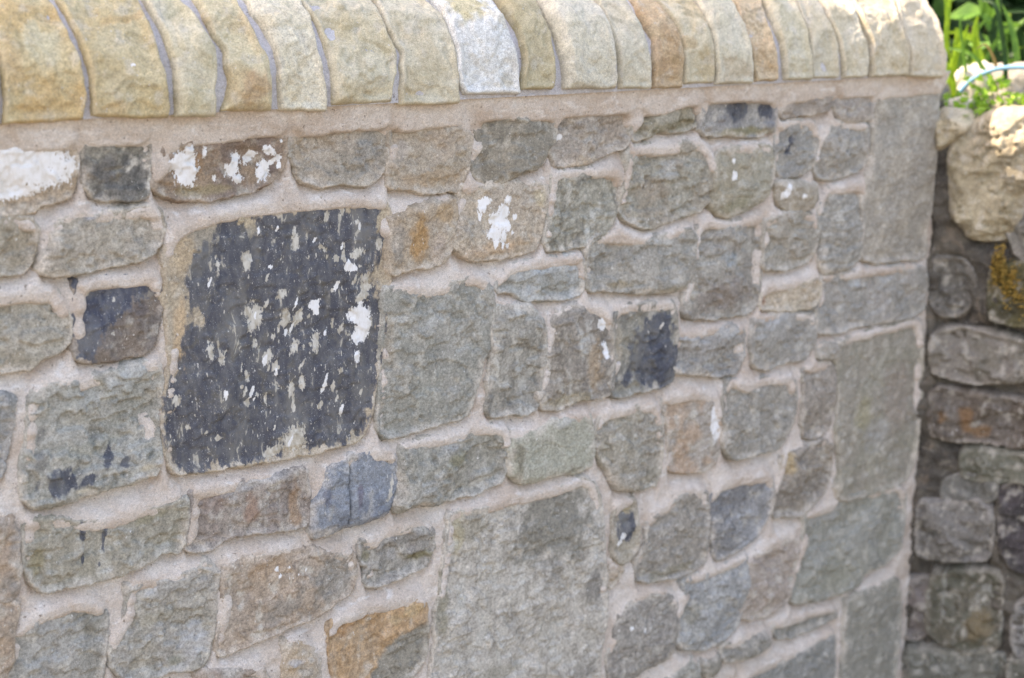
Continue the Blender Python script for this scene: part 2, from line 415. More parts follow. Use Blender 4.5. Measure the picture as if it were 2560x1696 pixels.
STONES=[
([(464,1351),(520,1352),(548,1353),(557,1351),(557,1325),(555,1312),(547,1297),(529,1293),(518,1292),(511,1286),(478,1289),(459,1290)],(158,138,112),(172,152,128),{},[('w',488,1330,52.0,26.5,-3),('w',522,1328,33.3,21.2,0),('w',492,1308,32.4,8.7,0),('w',472,1307,24.5,11.1,0)],'stone under thick white paint with bare brown lower edge'),
([(571,1353),(634,1352),(634,1328),(632,1306),(628,1291),(615,1289),(576,1295),(568,1307),(569,1329)],(122,119,108),(88,88,86),{'mot': 2.0},[('c',583,1319,16.0,17.9,0,(84,86,92),0.6)],'small dark grey mottled stone'),
([(657,1343),(682,1347),(718,1349),(764,1353),(793,1351),(794,1332),(785,1308),(774,1296),(746,1287),(708,1284),(664,1286),(641,1296),(639,1304),(652,1317)],(124,104,92),(142,120,98),{'smear': 0.5},[('w',678,1335,5.7,7.9,10),('w',672,1323,15.7,11.9,-20),('w',676,1311,12.9,14.6,0),('w',658,1322,5.7,4.0,0),('w',697,1331,2.6,6.0,5),('w',735,1321,6.0,8.1,5),('w',731,1310,8.2,6.8,0),('w',737,1300,6.0,5.5,-30),('w',753,1324,7.3,4.8,-35),('w',773,1329,7.7,4.9,30),('w',766,1307,7.7,11.7,12),('w',777,1316,7.7,2.8,-30),('w',785,1320,3.4,4.1,0),('w',723,1315,2.1,2.7,0),('w',709,1303,2.1,3.5,0),('w',721,1305,1.3,1.9,0),('w',745,1317,1.2,5.4,0),('w',743,1342,1.4,1.9,0),('w',788,1338,1.9,1.9,0),('w',785,1312,2.5,4.1,20),('c',671,1339,17.1,11.9,0,(160,138,112),0.7),('c',689,1320,7.2,13.3,0,(150,112,76),0.7),('c',694,1291,40.8,6.7,0,(140,124,88),0.8),('c',776,1308,9.3,6.9,0,(92,76,72),0.9)],'brown stone with flaking white paint splashes'),
([(802,1353),(824,1350),(880,1354),(913,1353),(926,1348),(924,1324),(915,1293),(898,1283),(861,1290),(835,1288),(814,1293),(809,1310),(801,1324)],(152,144,130),(166,154,138),{},[('c',899,1325,18.5,28.7,0,(140,138,132),0.8),('c',810,1334,7.9,19.4,0,(150,134,112),0.8)],None),
([(929,1347),(982,1350),(1022,1351),(1033,1332),(1041,1324),(1036,1302),(1030,1280),(1025,1268),(981,1268),(955,1275),(927,1279),(926,1302),(932,1323)],(172,156,136),(160,148,130),{},[('c',981,1283,46.4,10.4,0,(164,140,110),0.7),('c',943,1320,15.6,10.2,0,(176,166,156),0.7)],None),
([(1053,1354),(1080,1356),(1118,1350),(1159,1350),(1167,1339),(1167,1320),(1155,1305),(1141,1289),(1114,1283),(1097,1275),(1070,1273),(1047,1281),(1043,1302),(1053,1321),(1050,1340)],(134,129,116),(148,140,124),{'streak': 0.5},[('c',1074,1287,28.4,12.3,0,(122,114,98),0.7),('c',1128,1322,21.5,24.7,0,(122,120,110),0.7)],None),
([(1169,1348),(1183,1354),(1228,1352),(1289,1352),(1296,1332),(1292,1316),(1284,1304),(1250,1296),(1225,1288),(1175,1287),(1163,1302),(1167,1328)],(164,151,136),(152,144,134),{},[('c',1266,1327,25.6,19.3,0,(150,136,122),0.6),('c',1179,1340,12.1,14.1,0,(144,142,138),0.6),('w',1177,1320,5.2,3.5,0)],None),
([(1305,1350),(1346,1348),(1389,1358),(1409,1355),(1414,1328),(1390,1319),(1358,1318),(1340,1322),(1325,1314),(1301,1311),(1296,1316),(1305,1330)],(152,148,132),(136,128,106),{'rough': 1.6},[('c',1369,1324,49.9,7.5,-8,(108,100,70),0.8)],None),
([(1418,1360),(1465,1359),(1509,1358),(1552,1354),(1554,1330),(1551,1311),(1529,1306),(1497,1307),(1444,1309),(1415,1316),(1417,1340)],(146,146,144),(112,114,120),{},[('d',1483,1340,26.6,24.0,0,0.44),('d',1537,1336,17.5,19.1,0,0.38),('d',1440,1354,11.8,6.7,0,0.4),('c',1492,1309,63.4,6.9,0,(122,114,74),0.85)],'slate blue stone with mossy lower edge in the top course'),
([(1574,1351),(1662,1357),(1665,1342),(1656,1332),(1603,1329),(1568,1327),(1565,1333)],(146,138,130),(152,142,132),{},[],None),
([(1678,1354),(1760,1355),(1763,1332),(1758,1316),(1719,1314),(1686,1319),(1677,1336)],(158,152,146),(150,142,134),{},[],None),
([(1773,1349),(1822,1351),(1903,1353),(1905,1305),(1907,1232),(1904,1171),(1899,1124),(1898,1095),(1844,1097),(1789,1099),(1757,1106),(1746,1136),(1749,1196),(1763,1254),(1764,1306)],(154,149,138),(162,155,141),{'rough': 0.45,'R': 5},[('c',1803,1310,22.7,53.1,0,(140,138,130),0.6)],'tall upright grey quoin stone at the end of the wall'),
([(1290,1295),(1314,1298),(1359,1294),(1400,1299),(1419,1295),(1436,1275),(1445,1252),(1443,1225),(1417,1210),(1371,1203),(1335,1195),(1315,1198),(1288,1209),(1277,1223),(1283,1252),(1289,1275)],(150,147,133),(140,132,116),{'rough': 1.2,'mot': 1.2},[('c',1360,1270,13.6,20.2,10,(180,180,176),0.5),('c',1338,1243,33.7,16.8,0,(146,132,114),0.6)],'large rounded olive grey stone'),
([(1452,1286),(1500,1288),(1545,1284),(1553,1267),(1552,1244),(1543,1220),(1497,1203),(1465,1198),(1446,1204),(1441,1214),(1447,1231),(1446,1257),(1443,1275)],(152,148,130),(142,134,112),{},[('c',1479,1211,34.3,10.6,-15,(128,122,88),0.6),('w',1476,1251,4.9,6.3,15),('w',1475,1271,2.4,4.2,0)],None),
([(1561,1314),(1591,1318),(1633,1313),(1645,1293),(1636,1272),(1632,1254),(1609,1243),(1575,1242),(1561,1259),(1561,1289)],(146,144,136),(128,128,124),{},[('d',1588,1284,12.9,25.0,15,0.36),('c',1628,1303,15.8,10.8,0,(160,162,160),0.6)],None),
([(1665,1308),(1687,1311),(1750,1305),(1751,1274),(1747,1244),(1716,1239),(1681,1234),(1649,1238),(1640,1253),(1646,1280),(1656,1292)],(146,143,135),(154,150,142),{},[],None),
([(1563,1233),(1596,1231),(1641,1226),(1644,1207),(1635,1195),(1599,1194),(1578,1199),(1563,1215)],(158,149,132),(150,140,122),{},[('w',1580,1222,6.2,10.8,25),('w',1574,1217,4.6,7.2,25),('w',1612,1212,4.7,3.7,20)],None),
([(1677,1217),(1732,1216),(1751,1211),(1750,1170),(1747,1134),(1744,1111),(1724,1098),(1691,1096),(1669,1096),(1660,1112),(1666,1140),(1654,1163),(1650,1180),(1662,1202)],(148,146,138),(140,138,130),{'bed': 1},[],'grey stone with sharp horizontal bedding ridges'),
([(1548,1182),(1573,1187),(1604,1190),(1642,1179),(1651,1158),(1645,1129),(1625,1116),(1578,1111),(1544,1116),(1544,1143),(1545,1168)],(146,141,128),(152,146,134),{'rough': 1.3},[],None),
([(1553,1085),(1605,1085),(1659,1086),(1663,1065),(1658,1054),(1634,1047),(1586,1053),(1542,1057),(1541,1074)],(186,170,146),(170,160,140),{},[('c',1549,1073,7.7,14.8,0,(170,120,92),0.8)],'small cream sandstone'),
([(1667,1089),(1714,1087),(1771,1087),(1899,1079),(1905,1046),(1902,1016),(1875,1005),(1792,1006),(1737,1009),(1717,1002),(1661,1008),(1662,1040),(1666,1055)],(148,147,141),(154,151,145),{},[('c',1812,1076,20.8,11.9,0,(178,182,184),0.7),('c',1740,1073,11.5,7.8,0,(176,184,188),0.7)],None),
([(1027,1266),(1051,1272),(1089,1267),(1148,1262),(1155,1253),(1152,1231),(1146,1206),(1138,1186),(1114,1182),(1079,1181),(1050,1182),(1030,1189),(1013,1204),(1017,1227),(1025,1249)],(176,161,140),(166,154,138),{'rough': 0.6},[('w',1059,1249,9.1,6.2,-20),('w',1055,1241,6.8,6.2,0),('w',1052,1232,2.6,6.8,0),('w',1094,1249,5.4,5.6,10),('w',1088,1236,9.6,9.4,20),('w',1079,1224,13.8,10.3,25),('w',1092,1217,4.3,9.4,0),('w',1073,1209,11.5,7.8,0),('w',1086,1203,3.5,11.0,8),('w',1075,1198,3.8,7.8,0),('w',1105,1227,3.9,3.8,0),('w',1092,1192,2.3,3.5,0),('w',1099,1208,1.6,2.2,0),('c',1073,1191,53.7,9.4,-5,(180,146,110),0.6),('c',1041,1216,15.0,13.9,0,(164,160,150),0.6),('c',1144,1249,10.0,14.2,0,(178,166,128),0.5)],'tan stone with two slanting white paint streaks'),
([(1168,1275),(1225,1275),(1267,1271),(1281,1254),(1272,1232),(1264,1208),(1247,1194),(1224,1183),(1189,1180),(1160,1182),(1154,1192),(1158,1214),(1162,1246)],(150,149,137),(138,136,122),{'streak': 0.9,'mot': 1.3},[],'speckled grey stone with pale lichen streaks'),
([(928,1238),(958,1249),(981,1253),(1014,1256),(1017,1238),(1013,1218),(1006,1194),(996,1183),(967,1182),(944,1180),(926,1176),(922,1191),(925,1215),(928,1232)],(166,148,124),(158,142,122),{'rough': 0.5},[('c',964,1214,13.4,31.6,5,(166,124,72),0.9),('c',934,1205,10.5,25.4,0,(148,140,128),0.8),('c',999,1241,16.3,13.6,0,(166,134,92),0.7),('c',991,1202,12.7,16.8,0,(180,164,150),0.6)],'rusty ochre banded sandstone'),
([(1097,1163),(1128,1166),(1173,1166),(1214,1165),(1216,1143),(1212,1122),(1198,1117),(1148,1119),(1124,1124),(1104,1136),(1079,1139),(1087,1148)],(150,153,148),(164,170,172),{'rough': 1.2},[('c',1156,1158,28.4,8.1,-8,(168,180,188),0.8)],'thin pale blue grey stone with a ledge'),
([(1224,1183),(1252,1189),(1306,1180),(1340,1177),(1397,1185),(1409,1170),(1406,1143),(1397,1119),(1388,1106),(1353,1107),(1297,1112),(1264,1119),(1227,1124),(1223,1151)],(142,140,131),(150,147,138),{'rough': 1.3},[('c',1275,1122,24.1,5.9,5,(124,106,68),0.7),('c',1367,1107,25.5,4.4,0,(118,112,82),0.7),('c',1345,1173,25.0,6.8,12,(178,178,172),0.6)],None),
([(1414,1180),(1432,1191),(1481,1183),(1530,1186),(1539,1183),(1537,1143),(1537,1107),(1534,1071),(1522,1056),(1487,1058),(1433,1058),(1392,1069),(1394,1085),(1409,1111),(1410,1142)],(138,133,124),(148,145,136),{'rough': 1.1},[('c',1468,1084,56.7,25.3,0,(132,122,114),0.8),('c',1476,1136,14.8,12.5,0,(144,154,158),0.7),('c',1420,1147,11.9,28.1,0,(156,154,144),0.5)],None),
([(464,1279),(507,1276),(513,1265),(509,1248),(497,1229),(479,1227),(461,1229)],(156,146,128),(148,138,118),{},[],None),
([(538,1272),(548,1275),(594,1275),(628,1277),(642,1273),(647,1261),(643,1242),(636,1234),(619,1227),(602,1225),(577,1224),(553,1221),(516,1223),(517,1232),(526,1249),(532,1261)],(162,154,140),(152,145,130),{'rough': 1.1,'bedc': 0.3},[('c',567,1274,13.3,1.8,0,(126,128,140),0.7)],'pale grey stone with wavy lower edge above the two-tone stone'),
([(459,1204),(503,1202),(527,1200),(533,1187),(540,1173),(536,1153),(529,1142),(509,1139),(498,1131),(478,1130),(453,1133)],(156,150,135),(146,140,124),{},[],None),
([(551,1204),(569,1207),(592,1207),(614,1204),(631,1204),(638,1201),(641,1187),(638,1167),(631,1143),(624,1130),(606,1127),(585,1126),(557,1127),(545,1133),(549,1165),(550,1185)],(116,102,90),(100,92,88),{'smear': 0.35,'rough': 0.7,'navy': 1},[('poly',[(550,1218),(641,1207),(631,1194),(606,1187),(587,1171),(577,1162),(570,1149),(558,1140),(560,1123),(542,1126)]),('c',615,1174,9.8,12.1,-20,(84,78,82),0.7),('c',628,1191,12.7,8.1,0,(130,122,108),0.7),('k',563,1195,2.9,3.4,0),('k',590,1186,2.5,3.5,10),('k',585,1151,1.6,2.4,0)],'dark two-tone stone,navy upper left and brown lower right'),
([(648,1227),(659,1247),(683,1257),(715,1265),(744,1266),(782,1266),(812,1267),(848,1267),(886,1265),(916,1260),(923,1251),(924,1217),(923,1179),(919,1151),(915,1123),(910,1090),(905,1067),(898,1034),(890,1006),(882,986),(855,984),(823,982),(772,982),(731,983),(702,984),(673,984),(650,988),(639,1005),(638,1045),(643,1080),(649,1114),(649,1149),(647,1184)],(176,160,134),(168,152,128),{'rough': 0.55,'fleck': 1,'smear': 0.5},[('poly',[(679,1223),(689,1240),(707,1246),(718,1260),(727,1253),(738,1248),(752,1237),(753,1251),(777,1255),(802,1252),(820,1263),(832,1265),(852,1260),(862,1259),(873,1244),(884,1259),(908,1261),(906,1237),(896,1219),(913,1232),(921,1217),(903,1177),(906,1153),(912,1138),(913,1124),(908,1091),(904,1067),(895,1035),(888,1012),(879,994),(861,987),(842,991),(814,987),(806,1007),(780,1009),(772,989),(742,990),(722,989),(688,987),(660,992),(647,1012),(640,1023),(641,1045),(646,1071),(653,1089),(665,1103),(663,1130),(668,1155),(666,1182),(670,1203)]),('k',749,1147,11.7,17.0,10),('k',742,1212,7.7,10.5,5),('k',708,1208,3.3,10.4,0),('k',788,1140,7.0,11.8,15),('k',782,1168,6.9,9.0,30),('k',749,1116,4.4,7.2,5),('k',805,1226,4.5,8.9,20),('k',883,1207,7.9,6.4,0),('k',877,1203,5.3,4.6,0),('k',892,1164,8.6,16.8,12),('k',884,1153,5.3,8.4,10),('k',873,1138,5.3,5.6,0),('w',883,1132,15.0,10.3,0),('w',888,1117,9.7,17.9,10),('w',883,1106,10.7,7.6,0),('w',825,1151,7.2,6.4,0),('w',828,1144,4.1,6.4,0),('w',879,1083,4.8,7.6,-15),('w',874,1189,6.3,4.6,0),('k',805,1140,6.1,11.9,25),('k',799,1108,5.1,10.1,20),('k',825,1109,6.2,13.9,5),('k',792,1058,4.6,13.0,3),('k',805,1063,3.6,12.1,0),('k',766,1099,6.9,8.2,0),('k',737,1051,3.9,4.6,0),('k',750,1058,2.9,4.1,0),('k',794,1037,3.1,10.3,0),('k',760,1052,2.5,6.4,0),('k',773,1087,4.5,8.2,20),('k',738,1081,2.9,9.1,-10),('k',793,1000,18.4,15.1,0),('k',767,990,15.1,6.5,-10),('k',841,1213,4.1,4.5,0),('k',854,1202,3.1,4.6,0),('k',835,1216,3.1,3.6,0),('k',652,1068,4.6,7.1,15),('k',664,1036,3.2,3.6,0),('k',699,1017,3.3,3.6,0),('k',694,1117,4.7,10.6,0),('k',708,1106,5.7,8.0,10),('k',685,1026,2.4,2.7,0),('k',772,1121,2.5,4.1,0),('k',864,1204,2.6,8.2,0),('k',912,1213,4.3,9.3,0),('k',863,1254,4.1,6.3,0),('k',741,1155,2.9,8.9,0),('k',809,1105,2.1,2.8,5.455795058880694),('k',765,1160,1.6,5.1,11.363700799153355),('k',819,1107,3.0,2.5,19.73583875263485),('k',803,1083,1.8,5.8,21.833578304210512),('k',882,1241,2.9,4.1,13.922432546592779),('k',806,1085,1.4,7.5,24.906135914256915),('k',764,1160,2.2,7.0,24.505014029143595),('w',751,1148,1.7,4.7,10.364179402720678),('k',797,1014,1.4,5.9,11.44996386717303),('k',748,1162,1.5,5.8,6.528084795879401),('k',879,1179,1.8,4.3,22.179681662780638),('k',775,1062,1.4,2.6,10.263997125491588),('k',818,1230,1.5,7.3,11.691257853488857),('k',860,1120,3.0,7.7,21.902192998900293),('k',818,1139,1.9,3.1,19.994219835399363),('w',885,1235,2.8,3.9,9.402549710601004),('k',779,1128,2.3,3.1,18.181071417153767),('k',766,1086,2.6,4.3,11.677687437411265),('k',773,1120,1.3,6.3,18.697301235549325),('w',885,1145,2.3,3.7,27.945640123026077),('k',856,1071,2.5,3.5,9.640773106834514),('k',747,1116,1.9,3.6,25.453909582199522),('k',842,1204,1.4,3.7,17.09057418842246),('k',818,1206,1.5,2.5,26.344763034834592),('w',709,1067,2.6,6.1,5.931574973230245),('w',761,1096,2.8,7.3,12.741560442840363),('w',758,1243,1.7,4.4,9.950474054059686),('k',844,1250,2.9,7.4,6.710753066450497),('w',800,1156,1.5,7.5,20.345368099921927),('w',839,1117,2.1,5.0,14.285700994223815),('k',729,1071,2.8,2.3,25.15774244009553),('k',884,1041,3.0,5.6,25.210271767318623),('k',830,1034,2.8,5.6,23.039760312771296),('k',861,1168,1.4,5.6,16.243118203420522),('k',861,1202,1.4,2.7,25.21864879152689),('k',848,1165,2.8,2.8,17.49770956811834),('k',734,1066,1.9,6.4,24.675917135360894),('w',789,1124,2.7,4.3,27.990469015992616),('k',731,1094,1.3,7.0,9.50461145229302),('k',769,1018,1.5,5.4,13.54686771414134),('k',851,1037,2.2,4.3,17.462849724266615),('k',884,1190,2.5,3.0,7.549289585572882),('w',828,1225,1.4,3.6,24.494112325827576),('w',746,1054,1.2,2.6,25.875653111973918),('w',697,1191,1.7,6.7,23.097535804936932),('k',765,1190,1.7,5.4,27.675607399851035),('w',774,1080,1.5,6.7,9.086380277301554),('w',854,1170,2.8,6.0,25.3144749339651),('k',879,1080,2.0,4.5,9.016324199090473),('w',867,1193,3.1,6.9,23.425402725170894),('k',846,1054,2.5,8.0,6.768657069547427),('w',836,1063,1.7,6.8,20.18606897418124),('w',862,1215,1.7,5.0,10.085748226363666),('w',743,1063,2.3,7.7,25.67740927238435),('k',761,1103,1.7,4.5,5.303216187503336),('w',833,1054,2.3,7.0,14.296512312252228),('w',797,1128,1.4,7.6,27.719833705598393),('k',877,1174,3.0,6.5,16.119440414828922),('w',770,1201,2.6,3.0,10.482037593340976),('w',857,1023,2.5,6.5,17.385397479189358),('k',850,1126,1.7,7.6,6.884710049634718),('w',788,998,1.8,7.4,21.14561428102447),('k',802,1236,2.8,6.1,17.879032599770227),('w',781,1242,1.5,4.4,9.946285280732203),('l',695,1230,27.7,30.0,0,0.34),('l',684,1188,36.8,86.4,0,0.26),('c',695,1222,41.6,47.3,0,(138,134,122),0.85),('c',733,1244,33.2,17.3,0,(140,136,122),0.7),('l',898,1182,16.1,55.9,10,0.3),('c',660,1135,9.1,47.8,0,(190,158,118),0.7),('c',667,1225,18.1,25.5,0,(188,160,120),0.6),('c',913,1236,8.6,27.7,0,(170,156,130),0.7),('c',734,1253,28.4,10.4,0,(186,166,130),0.6)],'large charcoal slab flecked with cream lichen,biggest dark stone'),
([(451,1106),(470,1103),(476,1095),(471,1070),(464,1044),(460,1021),(444,1020)],(146,148,148),(134,136,134),{},[],None),
([(498,1100),(516,1105),(549,1104),(577,1108),(602,1112),(626,1113),(634,1105),(633,1077),(627,1055),(628,1035),(628,1009),(625,994),(605,991),(576,988),(548,986),(523,981),(494,982),(482,991),(483,1021),(489,1047),(492,1075)],(146,147,138),(154,154,146),{'rough': 1.7},[('d',518,1004,25.3,17.7,-10,0.46),('d',572,1016,9.7,18.0,8,0.45),('d',590,1010,12.6,7.0,-40,0.45),('d',549,1001,27.3,8.3,-15,0.34),('c',503,1053,5.9,16.0,15,(112,112,108),0.8),('c',501,1031,7.8,13.4,0,(112,112,108),0.8),('c',597,1102,30.7,12.3,-15,(170,176,176),0.8),('c',548,1085,35.0,14.8,0,(160,164,160),0.7),('c',551,1031,40.8,8.2,-10,(142,142,128),0.7),('c',541,990,8.1,2.8,0,(196,186,160),0.7),('c',613,1001,10.0,4.2,0,(176,162,130),0.6)],'large grey-green stone with chipped face left of the charcoal slab'),
([(918,1158),(944,1156),(970,1151),(1007,1150),(1020,1157),(1046,1156),(1066,1145),(1070,1119),(1069,1095),(1063,1072),(1051,1041),(1043,1017),(1034,992),(1011,988),(977,984),(940,981),(919,982),(907,989),(907,1017),(911,1047),(913,1078),(915,1116)],(138,139,130),(146,146,138),{'rough': 0.75,'ledge': 1},[('c',979,1112,23.7,7.8,-10,(166,172,172),0.5),('c',974,1028,22.0,25.3,10,(152,156,148),0.5),('c',923,1099,7.0,30.6,0,(160,150,132),0.6),('c',989,1150,23.7,4.6,0,(176,178,176),0.5)],'tall smooth grey-green stone right of the charcoal slab'),
([(1073,1117),(1099,1115),(1128,1110),(1145,1093),(1153,1072),(1152,1043),(1145,1019),(1143,991),(1137,976),(1099,980),(1071,981),(1063,991),(1067,1023),(1071,1063),(1071,1095)],(146,144,135),(152,150,141),{'streak': 0.8,'rough': 1.1},[('c',1125,995,18.3,13.4,0,(146,150,150),0.6)],None),
([(1173,1095),(1190,1102),(1221,1098),(1254,1088),(1267,1069),(1265,1043),(1268,1008),(1264,981),(1247,975),(1212,979),(1181,974),(1153,977),(1147,990),(1155,1017),(1157,1050),(1165,1074)],(142,135,124),(132,126,118),{'streak': 0.7},[('w',1251,1074,10.9,10.2,10),('w',1255,1036,4.8,12.0,-10),('c',1237,1022,13.0,44.7,0,(154,128,96),0.6),('c',1195,980,46.7,8.6,0,(140,126,92),0.6),('c',1168,1015,5.0,20.2,0,(166,158,146),0.6)],None),
([(1271,1082),(1286,1092),(1331,1088),(1370,1085),(1377,1063),(1376,1028),(1374,992),(1369,979),(1346,975),(1311,975),(1291,972),(1269,974),(1265,992),(1275,1016),(1269,1060)],(136,134,122),(118,118,112),{'streak': 0.4},[('d',1340,1024,43.8,53.1,0,0.6),('d',1354,1008,27.9,39.2,0,0.7),('d',1350,1060,25.4,21.1,0,0.46),('d',1295,992,13.5,19.3,10,0.32),('c',1276,1042,10.0,31.1,0,(168,158,138),0.7),('k',1350,1058,7.9,2.8,-40)],'stone with a dark blue-grey crust on its right half'),
([(1381,1038),(1402,1037),(1438,1039),(1487,1038),(1509,1027),(1509,1000),(1500,973),(1466,973),(1436,979),(1392,989),(1377,992),(1378,1013)],(142,140,135),(152,151,148),{'rough': 1.5},[('c',1475,1030,27.4,9.2,10,(172,178,182),0.7)],None),
([(1532,1043),(1568,1044),(1616,1039),(1652,1031),(1657,1007),(1652,989),(1634,972),(1593,973),(1557,968),(1536,975),(1527,997),(1524,1025)],(148,147,141),(142,140,134),{'rough': 1.3},[('c',1574,1039,36.8,7.5,0,(172,178,184),0.6)],None),
([(1705,982),(1750,989),(1808,991),(1892,994),(1907,963),(1909,911),(1912,848),(1909,807),(1901,761),(1881,735),(1829,733),(1769,731),(1728,735),(1721,759),(1729,798),(1715,841),(1716,901),(1710,941)],(150,145,132),(140,137,122),{'rough': 0.8},[('c',1859,878,43.5,58.7,0,(150,138,126),0.7),('c',1774,861,20.8,26.8,0,(146,140,104),0.6),('c',1807,825,33.4,27.2,20,(158,160,158),0.6)],'large blotchy olive quoin stone at the wall end,below the tall upright one'),
([(1663,984),(1705,981),(1703,964),(1664,970)],(150,146,136),(140,136,126),{},[],None),
([(1635,953),(1657,955),(1695,954),(1702,923),(1702,893),(1694,859),(1675,848),(1644,850),(1637,875),(1640,913),(1641,936)],(144,136,126),(138,132,124),{},[],None),
([(1483,961),(1522,944),(1560,951),(1614,941),(1621,916),(1615,883),(1603,861),(1588,845),(1540,844),(1501,844),(1478,865),(1478,902),(1477,940)],(146,144,137),(138,134,124),{'mot': 1.3},[],None),
([(1358,950),(1384,953),(1430,949),(1462,935),(1470,911),(1471,875),(1467,870),(1463,848),(1439,838),(1397,844),(1373,853),(1374,884),(1369,921)],(176,150,126),(160,152,142),{'mot': 1.4,'rough': 0.7},[('w',1459,906,8.5,28.2,0),('w',1464,888,6.0,11.3,0)],'orange speckled stone with a white paint strip on its right edge'),
([(1247,946),(1267,949),(1312,949),(1342,947),(1354,927),(1358,896),(1356,863),(1348,837),(1322,833),(1285,841),(1271,858),(1262,878),(1246,898),(1241,926)],(152,147,135),(142,137,122),{},[],None),
([(1102,941),(1121,946),(1145,948),(1162,954),(1191,956),(1226,953),(1233,931),(1233,899),(1227,884),(1201,883),(1169,886),(1139,883),(1115,886),(1099,901)],(160,161,144),(154,156,140),{'rough': 0.4,'mot': 0.5},[('c',1109,919,9.1,25.4,0,(122,118,98),0.9),('c',1196,884,23.6,2.8,-8,(92,90,66),0.8),('c',1191,954,31.9,5.2,-12,(178,180,178),0.6)],'smooth pale green stone with dark mossy edge'),
([(936,961),(958,965),(995,962),(1033,964),(1072,964),(1094,955),(1098,934),(1096,910),(1084,892),(1052,885),(1014,887),(985,882),(957,891),(929,885),(924,894),(934,917),(936,940)],(142,141,130),(150,149,141),{'rough': 1.1},[('c',1014,932,21.0,9.8,-15,(128,126,92),0.6),('c',1014,956,20.9,9.8,0,(166,170,172),0.5)],None),
([(840,957),(862,958),(867,966),(895,962),(920,957),(927,948),(927,926),(919,904),(911,887),(885,885),(858,884),(832,881),(814,880),(812,894),(816,917),(831,937)],(130,137,145),(114,121,131),{'rough': 0.6,'mot': 0.8,'sat': 0.85},[('c',873,916,5.2,17.3,10,(104,100,112),0.8),('c',830,922,6.8,12.4,10,(102,106,120),0.7),('k',824,953,11.7,9.2,-30),('k',919,915,3.6,14.4,12),('crack',864,957,856,885)],'slate blue stone split by a vertical crack'),
([(666,960),(700,960),(739,960),(780,959),(804,958),(806,936),(806,913),(804,896),(782,895),(753,899),(721,903),(697,903),(682,894),(656,897),(663,921),(665,942)],(138,126,118),(148,138,128),{'streak': 0.5,'rough': 0.7},[('c',735,928,9.5,24.0,8,(140,104,84),0.7),('c',790,921,9.0,27.5,0,(152,114,78),0.7),('c',731,957,47.0,5.9,-8,(168,170,172),0.6),('c',692,944,15.3,13.2,0,(132,110,100),0.6)],'long brown-grey stone beneath the charcoal slab'),
([(488,966),(511,962),(535,953),(568,947),(588,950),(603,954),(632,951),(654,955),(656,937),(650,909),(644,900),(623,906),(614,899),(592,893),(563,890),(536,890),(512,892),(495,889),(486,901),(478,920),(479,944),(481,961)],(150,146,131),(142,138,122),{'streak': 0.5},[('d',540,943,4.1,15.3,-5,0.46),('d',563,933,2.8,24.0,8,0.47),('d',538,914,2.7,8.4,0,0.4),('d',555,904,2.2,4.2,0,0.44),('c',489,924,7.9,24.7,8,(134,124,88),0.7),('c',617,944,23.1,7.2,-10,(128,122,92),0.7),('c',536,929,9.5,11.2,0,(170,164,150),0.5)],'long olive grey stone with two dark vertical drips'),
([(442,983),(464,974),(469,956),(468,922),(465,898),(458,890),(435,894)],(166,144,122),(152,142,132),{},[('c',454,907,10.3,12.3,0,(132,126,118),0.7)],None),
([(434,887),(466,883),(463,867),(455,848),(454,825),(445,807),(428,806)],(164,140,116),(156,140,122),{},[],None),
([(478,858),(499,864),(529,865),(547,857),(558,846),(556,821),(553,793),(547,777),(544,751),(452,778),(449,805),(457,827),(458,846),(468,852)],(142,141,133),(150,149,143),{'mot': 1.2},[('c',544,839,11.1,22.9,0,(120,119,108),0.7),('c',476,818,14.6,19.7,0,(160,161,157),0.5)],'grey stone with rounded top in the bottom left corner'),
([(587,869),(598,874),(639,865),(647,872),(667,871),(679,878),(688,860),(684,825),(679,788),(674,770),(666,761),(651,756),(633,762),(606,761),(574,769),(564,787),(562,805),(571,819),(582,829),(585,851)],(160,157,149),(150,146,134),{'mot': 1.5},[('c',661,789,19.8,19.7,0,(180,181,182),0.6),('c',605,865,18.8,8.7,0,(178,179,178),0.5),('c',617,827,29.4,8.9,0,(148,142,122),0.6),('c',637,771,9.0,7.5,0,(120,122,104),0.7)],'pale speckled grey stone with a pointed upper corner'),
([(702,870),(733,872),(773,870),(815,861),(848,847),(866,841),(867,815),(859,799),(843,792),(822,781),(805,777),(778,778),(751,771),(728,769),(704,766),(686,765),(691,793),(699,822),(698,852)],(168,148,128),(158,142,126),{'mot': 1.5},[('c',834,820,34.3,31.8,0,(138,134,126),0.85),('c',767,798,26.3,14.1,-15,(134,128,120),0.7),('c',756,854,37.2,16.9,-10,(176,146,116),0.6),('w',764,849,2.3,3.7,10),('w',767,841,2.1,2.8,20),('w',762,848,1.6,1.9,0),('w',779,849,1.2,1.2,0),('w',790,837,1.3,1.2,0),('w',778,836,1.2,1.4,0),('w',800,840,1.0,1.3,0)],'orange-grey granular stone with tiny white flecks'),
([(880,857),(894,851),(907,857),(934,863),(968,855),(979,845),(977,819),(967,804),(937,803),(919,799),(902,795),(884,801),(890,822),(878,833)],(142,140,133),(132,128,122),{'rough': 1.5},[('c',960,821,20.5,5.0,5,(112,104,64),0.8),('c',883,837,7.1,8.0,0,(100,96,66),0.8),('c',926,829,10.9,8.2,0,(178,178,178),0.6)],None),
([(834,762),(855,767),(891,768),(927,767),(955,763),(966,752),(968,728),(968,706),(961,680),(944,668),(916,659),(879,663),(843,673),(837,694),(833,723),(831,748)],(178,140,98),(166,136,102),{'rough': 0.8},[('cpoly',[(968,728),(954,728),(923,723),(902,703),(885,681),(888,657),(972,632),(973,727)],(136,131,118)),('c',851,752,15.7,13.0,0,(178,130,84),0.6),('c',945,751,26.1,10.1,-10,(196,166,118),0.6)],'bright ochre stone with a grey lower right corner'),
